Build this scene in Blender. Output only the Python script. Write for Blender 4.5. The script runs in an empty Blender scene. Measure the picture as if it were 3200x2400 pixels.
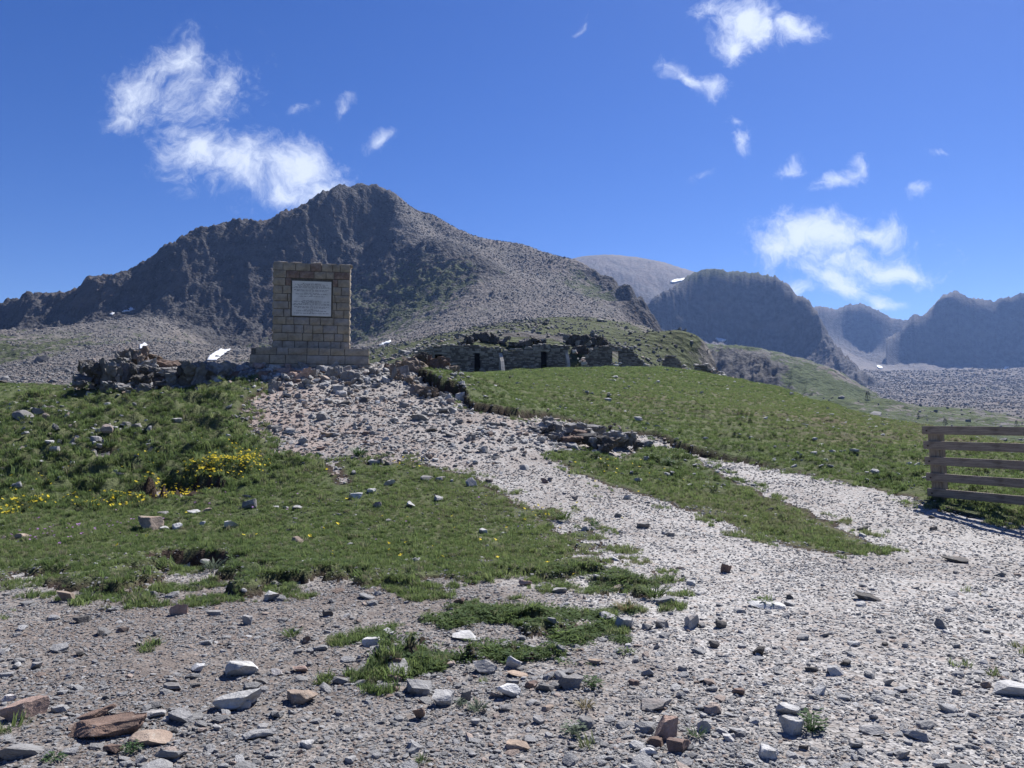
import bpy, bmesh, math, random
import numpy as np
R = math.radians

# ------------------------------------------------------------------ camera
F, CX, CY, HORIZON = 2403.0, 1600.0, 1200.0, 1310.0      # photo pixels (3200 x 2400)
CAMZ = 1.62
PITCH = math.atan((HORIZON - CY) / F)
scene = bpy.context.scene
cam_d = bpy.data.cameras.new('camera'); cam = bpy.data.objects.new('camera', cam_d)
scene.collection.objects.link(cam); scene.camera = cam
cam.location = (0, 0, CAMZ); cam.rotation_euler = (R(90) + PITCH, 0, 0)
cam_d.sensor_fit = 'HORIZONTAL'; cam_d.sensor_width = 36.0; cam_d.lens = 36.0 * F / 3200.0
cam_d.clip_start = 0.1; cam_d.clip_end = 20000

# ------------------------------------------------------------------ light
SUN_AZ, SUN_EL = R(36), R(50)        # to the right of the view direction (+Y), above the horizon
SKY_STRENGTH = 0.066
world = bpy.data.worlds.new('World'); scene.world = world; world.use_nodes = True
wt = world.node_tree; wt.nodes.clear()
sun_d = bpy.data.lights.new('sun', 'SUN'); sun = bpy.data.objects.new('sun', sun_d)
scene.collection.objects.link(sun)
sun_d.energy = 5.0; sun_d.angle = R(0.53); sun_d.color = (1.0, 0.965, 0.925)
sun.rotation_euler = (-(R(90) - SUN_EL), 0, -SUN_AZ)
sun.location = (30, 40, 60)
scene.view_settings.view_transform = 'Standard'; scene.view_settings.look = 'None'
scene.view_settings.exposure = 0.96; scene.view_settings.gamma = 1.0
scene.view_settings.use_curve_mapping = False
scene.render.engine = 'CYCLES'
cy = scene.cycles
cy.use_denoising = True
try: cy.denoiser = 'OPENIMAGEDENOISE'
except Exception: pass
cy.max_bounces = 6; cy.diffuse_bounces = 3; cy.glossy_bounces = 2; cy.transmission_bounces = 3
cy.transparent_max_bounces = 6; cy.volume_bounces = 0; cy.sample_clamp_indirect = 4.0

def sky_world():
    N, L = wt.nodes, wt.links
    def nd(t, **k):
        n = N.new(t)
        for a, b in k.items(): setattr(n, a, b)
        return n
    def val(sock, v):
        if isinstance(v, bpy.types.NodeSocket): L.new(v, sock)
        else: sock.default_value = v
    def math_(op, a, b=0.0, c=0.0, clamp=False):
        n = nd('ShaderNodeMath', operation=op, use_clamp=clamp)
        val(n.inputs[0], a); val(n.inputs[1], b)
        if len(n.inputs) > 2: val(n.inputs[2], c)
        return n.outputs[0]
    out = nd('ShaderNodeOutputWorld'); bg = nd('ShaderNodeBackground'); bg.inputs['Strength'].default_value = SKY_STRENGTH
    L.new(bg.outputs[0], out.inputs[0])
    sky = nd('ShaderNodeTexSky', sky_type='NISHITA'); sky.sun_disc = False
    sky.sun_elevation = SUN_EL; sky.sun_rotation = SUN_AZ
    sky.altitude = 2300; sky.air_density = 1.0; sky.dust_density = 0.75; sky.ozone_density = 2.5
    hs = nd('ShaderNodeHueSaturation'); hs.inputs['Hue'].default_value = 0.519; hs.inputs['Saturation'].default_value = 1.33; hs.inputs['Value'].default_value = 0.9
    L.new(sky.outputs[0], hs.inputs['Color'])
    # clouds: a field over the sky's directions (x / y, z / y), the same ahead and behind
    tc = nd('ShaderNodeTexCoord'); sp = nd('ShaderNodeSeparateXYZ'); L.new(tc.outputs['Generated'], sp.inputs[0])
    ay = math_('MAXIMUM', math_('ABSOLUTE', sp.outputs[1]), 0.02)
    cb = nd('ShaderNodeCombineXYZ'); L.new(math_('DIVIDE', sp.outputs[0], ay), cb.inputs[0]); L.new(math_('DIVIDE', sp.outputs[2], ay), cb.inputs[1])
    P = cb.outputs[0]
    # warp
    wn = nd('ShaderNodeTexNoise'); wn.inputs['Scale'].default_value = 9; wn.inputs['Detail'].default_value = 5; L.new(P, wn.inputs['Vector'])
    ws = nd('ShaderNodeVectorMath', operation='MULTIPLY_ADD'); L.new(wn.outputs['Color'], ws.inputs[0]); ws.inputs[1].default_value = (.10, .10, 0); 
    sub = nd('ShaderNodeVectorMath', operation='SUBTRACT'); L.new(P, sub.inputs[0]); sub.inputs[1].default_value = (.05, .05, 0)
    L.new(sub.outputs[0], ws.inputs[2]); PW = ws.outputs[0]
    fb = nd('ShaderNodeTexNoise'); fb.inputs['Scale'].default_value = 19; fb.inputs['Detail'].default_value = 13; fb.inputs['Roughness'].default_value = .68
    L.new(PW, fb.inputs['Vector'])
    field = None
    c_, s_ = math.cos(PITCH), math.sin(PITCH)
    for (u, v, ru, rv, ang, w) in CLOUDS:
        b = (CY - v) / F; dy = c_ - s_ * b
        x, z = (u - CX) / F / dy, (s_ + c_ * b) / dy
        m = nd('ShaderNodeMapping', vector_type='TEXTURE'); L.new(PW, m.inputs['Vector'])
        m.inputs['Location'].default_value = (x, z, 0); m.inputs['Rotation'].default_value = (0, 0, R(ang)); m.inputs['Scale'].default_value = (ru / F, rv / F, 1)
        ln = nd('ShaderNodeVectorMath', operation='LENGTH'); L.new(m.outputs[0], ln.inputs[0])
        e = math_('MULTIPLY', math_('SUBTRACT', 1.0, ln.outputs['Value']), w)
        field = e if field is None else math_('SMOOTH_MAX', field, e, 0.25)
    fc = nd('ShaderNodeTexNoise'); fc.inputs['Scale'].default_value = 70; fc.inputs['Detail'].default_value = 8; fc.inputs['Roughness'].default_value = .65; fc.inputs['Distortion'].default_value = .6; L.new(PW, fc.inputs['Vector'])
    d = math_('MULTIPLY_ADD', math_('SUBTRACT', fb.outputs[0], 0.5), 2.3, field); d = math_('MULTIPLY_ADD', math_('SUBTRACT', fc.outputs[0], 0.5), 1.1, d)
    mr = nd('ShaderNodeMapRange', interpolation_type='SMOOTHSTEP'); L.new(d, mr.inputs['Value'])
    mr.inputs['From Min'].default_value = -0.05; mr.inputs['From Max'].default_value = 1.35
    gate = nd('ShaderNodeMapRange', interpolation_type='SMOOTHSTEP'); L.new(field, gate.inputs['Value'])
    gate.inputs['From Min'].default_value = -0.9; gate.inputs['From Max'].default_value = 0.05
    dens = math_('MULTIPLY', mr.outputs[0], gate.outputs[0])
    up = nd('ShaderNodeMapRange'); L.new(sp.outputs[2], up.inputs['Value']); up.inputs['From Min'].default_value = .0; up.inputs['From Max'].default_value = .05
    dens = math_('MULTIPLY', dens, up.outputs[0])
    dens = math_('MULTIPLY', dens, 0.90)
    mix = nd('ShaderNodeMix', data_type='RGBA'); L.new(dens, mix.inputs[0]); L.new(hs.outputs[0], mix.inputs[6])
    k = 0.54 / SKY_STRENGTH
    mix.inputs[7].default_value = (k * .86, k * .93, k * 1.06, 1)
    L.new(mix.outputs[2], bg.inputs['Color'])

CLOUDS = [  # photo pixel centre, radii, tilt, weight
    (540, 180, 130, 75, 25, 1.0), (440, 270, 150, 110, 20, 1.0), (660, 270, 110, 130, -20, .95), (390, 340, 90, 60, 0, .8), (600, 400, 80, 60, 0, .7),
    (640, 470, 140, 100, -25, 1.3), (760, 540, 170, 90, -20, 1.35), (930, 500, 150, 110, 0, 1.3), (1000, 570, 120, 80, 0, 1.2), (880, 590, 130, 60, 0, 1.1),
    (1200, 420, 55, 24, 10, .65), (1080, 330, 60, 22, 60, .45), (920, 355, 55, 22, 25, .4),
    (2360, 70, 150, 90, -10, 1.5), (2310, 130, 90, 70, 20, 1.2), (2500, 80, 110, 45, -5, 1.2), (2230, 20, 70, 50, 0, .8),
    (2140, 225, 85, 35, -15, 1.05), (2200, 235, 50, 55, 40, .9), (2275, 345, 45, 25, 0, .55), (2300, 410, 50, 55, 40, .75), (1805, 70, 40, 16, 55, .5),
    (2620, 555, 110, 38, 25, 1.05), (2680, 520, 50, 40, 60, .9), (2470, 520, 65, 26, 20, .6), (2930, 495, 40, 14, 0, .55), (2910, 620, 50, 26, -10, .7), (2180, 550, 30, 15, 20, .4),
    (2640, 800, 320, 120, 0, .8), (560, 270, 230, 130, 10, .6), (800, 530, 270, 110, -5, .8), (2560, 740, 210, 95, 8, 1.5), (2440, 800, 130, 70, 15, 1.4), (2780, 820, 190, 55, -14, 1.3), (2700, 700, 140, 50, 0, 1.1), (2600, 880, 170, 80, -20, 1.2), (2750, 945, 65, 45, 0, 1.3), (2480, 920, 110, 50, 0, 1.0)]
sky_world()

# ------------------------------------------------------------------ helpers: pixels, noise, meshes
def ray(u, v):
    b = (CY - np.asarray(v, float)) / F; a = (np.asarray(u, float) - CX) / F
    c, s = math.cos(PITCH), math.sin(PITCH)
    dy = c - s * b
    return a / dy, (s + c * b) / dy            # x and z per metre of depth

def hash2(ix, iy, seed):
    h = (ix.astype(np.int64) * 374761393 + iy.astype(np.int64) * 668265263 + seed * 1442695041) & 0xFFFFFFFF
    h = ((h ^ (h >> 13)) * 1274126177) & 0xFFFFFFFF
    h = ((h ^ (h >> 16)) * 2246822519) & 0xFFFFFFFF
    return ((h ^ (h >> 15)) & 0xFFFFFF) / float(0xFFFFFF)

def gnoise(x, y, seed=0):                       # gradient noise, about -1..1
    x0, y0 = np.floor(x), np.floor(y); fx, fy = x - x0, y - y0
    ux, uy = fx * fx * fx * (fx * (fx * 6 - 15) + 10), fy * fy * fy * (fy * (fy * 6 - 15) + 10)
    def g(dx, dy):
        a = hash2(x0 + dx, y0 + dy, seed) * 6.2831853
        return np.cos(a) * (fx - dx) + np.sin(a) * (fy - dy)
    a = g(0, 0) * (1 - ux) + g(1, 0) * ux; b = g(0, 1) * (1 - ux) + g(1, 1) * ux
    return (a * (1 - uy) + b * uy) * 1.5

def fbm(x, y, octv=5, seed=0, gain=.5, ridged=False):
    t = np.zeros_like(np.asarray(x, float)); amp = 1.0; tot = 0
    for o in range(octv):
        n = gnoise(x, y, seed + o * 17)
        if ridged: n = .48 - 1.9 * np.abs(n)
        t = t + n * amp; tot += amp; amp *= gain
        x, y = (x * .8 - y * .6) * 2.03 + 5.2, (x * .6 + y * .8) * 2.03 + 1.3
    return t / tot

def sstep(a, b, x):
    t = np.clip((x - a) / (b - a), 0, 1); return t * t * (3 - 2 * t)

class RBF:                                       # smooth interpolation over (azimuth, log range)
    def __init__(s, az, lr, vals, c=.02):
        s.c = c; s.P = np.column_stack([az, lr]); n = len(az); vals = np.asarray(vals, float)
        if vals.ndim == 1: vals = vals[:, None]
        D = np.sqrt(((s.P[:, None] - s.P[None]) ** 2).sum(2) + c * c)
        A = np.zeros((n + 3, n + 3)); A[:n, :n] = D; A[:n, n] = 1; A[:n, n + 1:] = s.P
        A[n:, :n] = A[:n, n:].T
        b = np.zeros((n + 3, vals.shape[1])); b[:n] = vals
        s.w = np.linalg.lstsq(A, b, rcond=None)[0]
    def __call__(s, az, lr):
        az = np.asarray(az, float).ravel(); lr = np.asarray(lr, float).ravel(); out = np.empty((len(az), s.w.shape[1]))
        n = len(s.P)
        for i in range(0, len(az), 60000):
            q = np.column_stack([az[i:i + 60000], lr[i:i + 60000]])
            D = np.sqrt((q[:, None, 0] - s.P[None, :, 0]) ** 2 + (q[:, None, 1] - s.P[None, :, 1]) ** 2 + s.c ** 2)
            out[i:i + 60000] = D @ s.w[:n] + s.w[n] + q @ s.w[n + 1:]
        return out

COL = scene.collection
def link_mesh(name, verts, faces_flat, nper, mats=None, attrs=None, smooth=True):
    me = bpy.data.meshes.new(name); verts = np.asarray(verts, np.float32); f = np.asarray(faces_flat, np.int32).ravel()
    nf = len(f) // nper
    me.vertices.add(len(verts)); me.vertices.foreach_set('co', verts.ravel())
    me.loops.add(len(f)); me.loops.foreach_set('vertex_index', f)
    me.polygons.add(nf); me.polygons.foreach_set('loop_start', np.arange(0, len(f), nper, dtype=np.int32))
    try: me.polygons.foreach_set('loop_total', np.full(nf, nper, np.int32))
    except Exception: pass
    me.polygons.foreach_set('use_smooth', np.full(nf, smooth, bool))
    for k, a in (attrs or {}).items():
        a = np.asarray(a, np.float32)
        if a.ndim == 1: me.attributes.new(k, 'FLOAT', 'POINT').data.foreach_set('value', a)
        else: me.attributes.new(k, 'FLOAT_VECTOR', 'POINT').data.foreach_set('vector', a.ravel())
    me.update(calc_edges=True); me.validate()
    for m in (mats or []): me.materials.append(m)
    return me

def put(name, me, parent=None, label=None, cat=None, group=None, kind=None, loc=None):
    o = bpy.data.objects.new(name, me); COL.objects.link(o)
    if loc is not None: o.location = loc
    if parent is not None: o.parent = parent
    if label: o['label'] = label
    if cat: o['category'] = cat
    if group: o['group'] = group
    if kind: o['kind'] = kind
    return o

def grid_faces(nr, nc, wrap=False):
    i = np.arange(nr - 1)[:, None] * nc + np.arange(nc if wrap else nc - 1)[None]
    j = i + 1 if not wrap else np.arange(nr - 1)[:, None] * nc + (np.arange(nc)[None] + 1) % nc
    return np.stack([i, j, j + nc, i + nc], -1).reshape(-1, 4)

# ------------------------------------------------------------------ materials
class MB:
    def __init__(s, name, rough=.9, spec=.25):
        s.m = bpy.data.materials.new(name); s.m.use_nodes = True; s.t = s.m.node_tree; s.N, s.L = s.t.nodes, s.t.links
        s.b = s.N['Principled BSDF']; s.b.inputs['Roughness'].default_value = rough; s.b.inputs['Specular IOR Level'].default_value = spec
    def n(s, t, **k):
        x = s.N.new(t)
        for a, b in k.items(): setattr(x, a, b)
        return x
    def v(s, sock, x):
        if isinstance(x, bpy.types.NodeSocket): s.L.new(x, sock)
        elif isinstance(x, (tuple, list)) and len(x) == 3 and sock.type == 'RGBA': sock.default_value = (*x, 1)
        else: sock.default_value = x
    def pos(s):
        return s.n('ShaderNodeNewGeometry').outputs['Position']
    def obj(s):
        return s.n('ShaderNodeTexCoord').outputs['Object']
    def noise(s, vec, scale, detail=4, rough=.55, col=False):
        x = s.n('ShaderNodeTexNoise'); s.v(x.inputs['Vector'], vec); x.inputs['Scale'].default_value = scale; x.inputs['Detail'].default_value = detail; x.inputs['Roughness'].default_value = rough
        return x.outputs[1 if col else 0]
    def voro(s, vec, scale, feature='F1', out='Distance', rand=1.0):
        x = s.n('ShaderNodeTexVoronoi', feature=feature); s.v(x.inputs['Vector'], vec); x.inputs['Scale'].default_value = scale; x.inputs['Randomness'].default_value = rand
        return x.outputs[out]
    def math(s, op, a, b=0.0, c=0.0, clamp=False):
        x = s.n('ShaderNodeMath', operation=op, use_clamp=clamp); s.v(x.inputs[0], a); s.v(x.inputs[1], b); s.v(x.inputs[2], c); return x.outputs[0]
    def rng(s, x, a, b, c=0., d=1., smooth=True):
        m = s.n('ShaderNodeMapRange', interpolation_type='SMOOTHSTEP' if smooth else 'LINEAR'); s.v(m.inputs['Value'], x)
        for k, q in zip(('From Min', 'From Max', 'To Min', 'To Max'), (a, b, c, d)): m.inputs[k].default_value = q
        return m.outputs[0]
    def mix(s, f, a, b, mode='MIX'):
        m = s.n('ShaderNodeMix', data_type='RGBA', blend_type=mode); s.v(m.inputs[0], f); s.v(m.inputs[6], a); s.v(m.inputs[7], b); return m.outputs[2]
    def ramp(s, f, stops, const=False):
        r = s.n('ShaderNodeValToRGB'); s.v(r.inputs[0], f); e = r.color_ramp
        if const: e.interpolation = 'CONSTANT'
        while len(e.elements) < len(stops): e.elements.new(.5)
        for el, (p, c) in zip(e.elements, stops): el.position = p; el.color = (*c, 1)
        return r.outputs[0]
    def attr(s, name, inst=False, out='Fac'):
        a = s.n('ShaderNodeAttribute', attribute_name=name); a.attribute_type = 'INSTANCER' if inst else 'GEOMETRY'
        return a.outputs[out]
    def scale(s, vec, k):
        x = s.n('ShaderNodeVectorMath', operation='MULTIPLY'); s.v(x.inputs[0], vec); x.inputs[1].default_value = k; return x.outputs[0]
    def color(s, c): s.v(s.b.inputs['Base Color'], c); return s
    def bump(s, h, dist=.02, strength=.6):
        x = s.n('ShaderNodeBump'); x.inputs['Strength'].default_value = strength; x.inputs['Distance'].default_value = dist; s.v(x.inputs['Height'], h)
        s.L.new(x.outputs[0], s.b.inputs['Normal']); return s
MAT = {}
def gray(v, r=1., g=1., b=1.): return (v * r, v * g, v * b)

def mat_gravel():
    m = MB('gravel_ground', .95, .1); p = m.pos()
    c1 = m.voro(p, 46, out='Color'); c2 = m.voro(p, 18, out='Color')
    s1 = m.n('ShaderNodeSeparateColor'); m.L.new(c1, s1.inputs[0]); s2 = m.n('ShaderNodeSeparateColor'); m.L.new(c2, s2.inputs[0])
    st = m.ramp(s1.outputs[0], [(0, gray(.19, 1.03, 1, .95)), (.4, gray(.29, 1.03, 1, .96)), (.75, gray(.36, 1.03, 1, .96)), (1, gray(.43, 1.02, 1, .97))])
    st = m.mix(m.math('MULTIPLY', m.rng(s2.outputs[1], .7, .95), .6), st, (.27, .225, .195))
    soil = m.mix(m.noise(p, 3.5, 5), (.085, .072, .064), (.165, .145, .131))
    big = m.noise(p, .55, 4)
    k = m.math('ADD', m.math('MULTIPLY', m.attr('dirt'), 1.0), m.rng(big, .35, .7, -.2, .25))
    k = m.math('ADD', k, m.math('MULTIPLY', m.math('SUBTRACT', s2.outputs[0], .5), .4), clamp=True)
    col = m.mix(k, st, soil)
    pk = m.math('MULTIPLY', m.attr('pink'), m.rng(m.noise(p, 1.1, 4), .35, .65))
    col = m.mix(m.math('MULTIPLY', pk, .8), col, (.33, .262, .23))
    m.color(col)
    h = m.math('ADD', m.voro(p, 46), m.math('MULTIPLY', m.voro(p, 18), 1.2)); h = m.math('ADD', h, m.math('MULTIPLY', m.noise(p, 90, 3), .7))
    m.bump(h, .012, .8); return m.m

def mat_turf():
    m = MB('turf', .95, .08); p = m.pos()
    n1 = m.noise(p, .35, 5); n2 = m.noise(p, 6, 5, .65); n3 = m.noise(p, 1.6, 4)
    g = m.mix(m.rng(n3, .3, .7), (.055, .073, .033), (.10, .12, .056))
    dry = m.mix(m.rng(n2, .3, .7), (.085, .075, .045), (.13, .115, .075))
    k = m.math('ADD', m.attr('dry'), m.rng(n1, .45, .75, -.1, .4), clamp=True)
    col = m.mix(k, g, dry)
    soil = m.mix(m.rng(n2, .3, .7), (.026, .019, .015), (.060, .045, .036))
    col = m.mix(m.math('MULTIPLY', m.attr('soil'), 1.0, clamp=True), col, soil)
    m.color(col); m.bump(m.math('ADD', n2, m.noise(p, 30, 4)), .05, .8); return m.m

def mat_stone_inst():
    m = MB('loose_stone', .85, .25); t = m.attr('tone', True)
    c = m.ramp(t, [(0, gray(.075, 1.05, 1, .95)), (.15, gray(.16)), (.4, gray(.26, 1.0, 1, 1.)), (.62, gray(.37, 1, 1, 1)), (.8, gray(.52, 1, 1, .98)), (.83, (.24, .18, .145)), (.93, (.33, .275, .24)), (1, (.40, .325, .28))])
    p = m.obj(); n = m.noise(p, 2.3, 5, .65)
    c = m.mix(m.rng(n, .25, .75), m.mix(.45, c, (.06, .055, .05)), c)
    m.color(c); m.bump(n, .12, .5); return m.m

def mat_rock():
    m = MB('weathered_rock', .88, .22)
    oi = m.n('ShaderNodeObjectInfo'); p0 = m.pos()
    base = oi.outputs['Color']
    n = m.noise(p0, 7, 6, .65); f = m.noise(p0, 45, 5, .7); v = m.noise(m.scale(p0, (1, 1, 5)), 3.2, 5, .6)
    c = m.mix(m.rng(n, .3, .7), m.mix(.55, base, (.05, .045, .042)), base)
    c = m.mix(m.math('MULTIPLY', m.rng(v, .55, .8), .45), c, (.26, .17, .13))
    c = m.mix(m.math('MULTIPLY', m.rng(f, .58, .75), .5), c, (.085, .08, .075))
    c = m.mix(m.math('MULTIPLY', m.rng(m.noise(p0, 16, 4, .6), .6, .72), .35), c, (.42, .42, .39))
    m.color(c); m.bump(m.math('ADD', n, m.math('MULTIPLY', f, .5)), .03, .8); return m.m

def mat_scatter_plain(name, col, col2, sc=8, rough=.9, bump=.02, bs=.6):
    m = MB(name, rough, .2); p = m.pos(); n = m.noise(p, sc, 6, .65)
    m.color(m.mix(m.rng(n, .28, .72), col, col2)); m.bump(m.math('ADD', n, m.noise(p, sc * 6, 4)), bump, bs); return m.m

def mat_grass():
    m = MB('grass_blade', .8, .15); t = m.attr('tone', True)
    c = m.ramp(t, [(0, (.052, .085, .038)), (.35, (.112, .168, .066)), (.62, (.180, .228, .094)), (.8, (.175, .18, .115)), (1, (.225, .205, .15))])
    m.color(c)
    tr = m.n('ShaderNodeBsdfTranslucent'); m.v(tr.inputs[0], m.mix(.3, c, (.15, .19, .05)))
    mx = m.n('ShaderNodeMixShader'); mx.inputs[0].default_value = .52
    out = [x for x in m.N if x.type == 'OUTPUT_MATERIAL'][0]
    m.L.new(m.b.outputs[0], mx.inputs[1]); m.L.new(tr.outputs[0], mx.inputs[2]); m.L.new(mx.outputs[0], out.inputs[0])
    return m.m

def mat_leafy(name, c1, c2, tr=.35):
    m = MB(name, .75, .2); p = m.pos(); c = m.mix(m.rng(m.noise(p, 40, 3), .3, .7), c1, c2); m.color(c)
    t = m.n('ShaderNodeBsdfTranslucent'); m.v(t.inputs[0], c); mx = m.n('ShaderNodeMixShader'); mx.inputs[0].default_value = tr
    out = [x for x in m.N if x.type == 'OUTPUT_MATERIAL'][0]
    m.L.new(m.b.outputs[0], mx.inputs[1]); m.L.new(t.outputs[0], mx.inputs[2]); m.L.new(mx.outputs[0], out.inputs[0]); return m.m

def mat_mountain(name, rock=(.062, .060, .060), scree=(.120, .113, .107), green=(.052, .062, .030), cell=.45):
    m = MB(name, .95, .08); p = m.pos()
    ar, ag = m.attr('rock'), m.attr('green')
    big = m.noise(p, .018, 6, .6); mid = m.noise(p, .09, 6, .65); fin = m.noise(p, .45, 5, .7)
    cc = m.n('ShaderNodeSeparateColor'); m.L.new(m.voro(p, cell, out='Color'), cc.inputs[0])
    sc = m.mix(m.rng(cc.outputs[0], 0, 1, 0, 1, False), tuple(x * .75 for x in scree), tuple(x * 1.25 for x in scree))
    sc = m.mix(m.math('MULTIPLY', m.rng(big, .4, .65), .5), sc, (.185, .158, .14))
    rk = m.mix(m.rng(mid, .3, .7), tuple(x * .55 for x in rock), tuple(x * 1.35 for x in rock))
    rk = m.mix(m.math('MULTIPLY', m.rng(big, .5, .7), .4), rk, (.12, .092, .075))
    rk = m.mix(m.math('MULTIPLY', m.rng(fin, .55, .72), .5), rk, tuple(x * 1.9 for x in rock))
    col = m.mix(m.rng(m.math('ADD', ar, m.math('MULTIPLY', m.math('SUBTRACT', mid, .5), .9)), .35, .65), sc, rk)
    gr = m.mix(m.rng(fin, .3, .7), tuple(x * .7 for x in green), tuple(x * 1.45 for x in green))
    gm = m.math('ADD', ag, m.math('MULTIPLY', m.math('SUBTRACT', mid, .5), 1.5)); gm = m.math('ADD', gm, m.math('MULTIPLY', m.math('SUBTRACT', fin, .5), .8))
    nz = m.n('ShaderNodeSeparateXYZ'); m.L.new(m.n('ShaderNodeNewGeometry').outputs['Normal'], nz.inputs[0])
    gm = m.math('MULTIPLY', m.rng(gm, .36, .56), m.rng(nz.outputs[2], .35, .65))
    col = m.mix(gm, col, gr); m.color(col)
    h = m.math('ADD', m.math('MULTIPLY', m.voro(p, cell), 1.0), m.math('MULTIPLY', fin, 1.2))
    m.bump(h, 1.2, .8); return m.m

MAT['gravel'] = mat_gravel(); MAT['turf'] = mat_turf(); MAT['stone'] = mat_stone_inst(); MAT['rock'] = mat_rock(); MAT['grass'] = mat_grass()

# ------------------------------------------------------------------ the near ground
S = 3200 / 2212.0
GP = []                                             # (azimuth, log range, height)
def gp(u, v, Y):
    x, z = ray(u, v); GP.append((math.atan2(x, 1), math.log(Y * math.hypot(x, 1)), CAMZ + z * Y))
def gz(u, Y, z):
    x, _ = ray(u, HORIZON); GP.append((math.atan2(x, 1), math.log(Y * math.hypot(x, 1)), z))
for u in (-700, 0, 800, 1600, 2400, 3200, 3900):
    gz(u, .6, 0); gz(u, 1.6, 0); gz(u, 3.2, 0); gz(u, 4.6, 0.0); gz(u, 6.3, 0.01)
for a in [(0, 1800, 8.0), (800, 1800, 8.1), (1600, 1800, 7.9), (2400, 1800, 7.9), (3200, 1800, 7.9),
          (0, 1650, 10.3), (800, 1650, 10.7), (1600, 1650, 10.6), (2400, 1650, 11.0), (3200, 1660, 11.0),
          (2918, 1556, 13.0), (3200, 1592, 11.9), (2200, 1450, 17.0), (2600, 1532, 14.0), (2150, 1438, 18.0), (2900, 1600, 12.2),
          (600, 1480, 13.5), (0, 1560, 12.0), (300, 1520, 12.8), (400, 1400, 15.0), (0, 1350, 17.0), (800, 1350, 16.5), (0, 1420, 14.6),
          (300, 1212, 21.0), (600, 1218, 20.5), (0, 1290, 19.0), (150, 1262, 19.8), (450, 1290, 17.8), (440, 1138, 22.6), (350, 1160, 22.2), (600, 1158, 21.9), (500, 1140, 22.8), (250, 1200, 21.6),
          (1100, 1500, 12.9), (1200, 1350, 16.4), (1150, 1250, 19.3), (1160, 1195, 21.4), (800, 1140, 22.2), (970, 1148, 22.3), (1140, 1152, 22.5), (640, 1160, 21.9),
          (1300, 1190, 21.8), (1450, 1172, 25.0), (1600, 1350, 17.0), (1800, 1385, 17.4), (1500, 1290, 18.6), (1650, 1450, 14.4), (2000, 1560, 12.4), (1350, 1240, 20.0),
          (1500, 1205, 26.5), (1800, 1205, 33), (1800, 1300, 22.5), (2000, 1395, 18.8), (2200, 1395, 20.0), (2200, 1300, 26), (2200, 1225, 37), (2600, 1400, 21), (2600, 1305, 30), (2900, 1410, 19.0), (2900, 1352, 28),
          (2500, 1480, 16.2), (3200, 1440, 17.5),
          (1400, 1176, 50), (1800, 1169, 70), (1450, 1168, 76), (1600, 1167, 78), (2050, 1177, 76), (2150, 1185, 73), (2270, 1196, 68), (2500, 1246, 54), (2750, 1311, 43), (2900, 1342, 38), (3200, 1392, 32)]: gp(*a)
# beyond the crests the ground falls away
for u, Y, z in [(0, 28, .6), (300, 30, 1.6), (600, 30, 2.4), (900, 29, 2.9), (1150, 30, 3.0), (0, 62, 4.3), (150, 62, 3.9), (300, 60, 2.2), (600, 60, 2.5), (900, 60, 3.6), (1200, 62, 4.6),
                (0, 120, 1), (500, 120, 1), (1000, 120, 4.5), (1300, 110, 5.5), (1600, 112, 5.5), (1900, 110, 5.5), (2100, 105, 4.5), (2300, 95, 1), (2500, 78, -2), (2750, 64, -4), (3200, 50, -4.5), (3200, 110, -10), (2600, 120, -9),
                (-700, 12, .3), (-700, 20, .6), (-700, 40, 0.5), (-700, 110, 0), (3900, 12, .1), (3900, 18, .3), (3900, 40, -3), (3900, 110, -10)]: gz(u, Y, z)
GP = np.array(GP); ground_rbf = RBF(GP[:, 0], GP[:, 1], GP[:, 2], .05)
AZC = R(46)
def ground_base(x, y):
    x = np.asarray(x, float); y = np.asarray(y, float); az = np.arctan2(x, y); r = np.maximum(np.hypot(x, y), .3)
    z = ground_rbf(np.clip(az, -AZC, AZC), np.log(r))[:, 0].reshape(x.shape)
    k = sstep(R(50), R(100), np.abs(az))
    return z * (1 - k) - .02 * r * k

def hit(u, v, hfun=None, Y0=2.5, Y1=140.0, step=1.012):
    hfun = hfun or ground_base
    u = np.atleast_1d(np.asarray(u, float)); v = np.atleast_1d(np.asarray(v, float)); X, Z = ray(u, v)
    Yp = np.full(len(u), Y0); res = np.full(len(u), np.nan); gp_ = CAMZ + Z * Yp - hfun(X * Yp, Yp)
    while Yp[0] < Y1:
        Yn = Yp * step; g = CAMZ + Z * Yn - hfun(X * Yn, Yn)
        m = np.isnan(res) & (g < 0)
        if m.any(): res[m] = (Yp + (Yn - Yp) * np.clip(gp_ / (gp_ - g + 1e-9), 0, 1))[m]
        Yp, gp_ = Yn, g
        if not np.isnan(res).any(): break
    return np.column_stack([X * res, res, CAMZ + Z * res])

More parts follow.
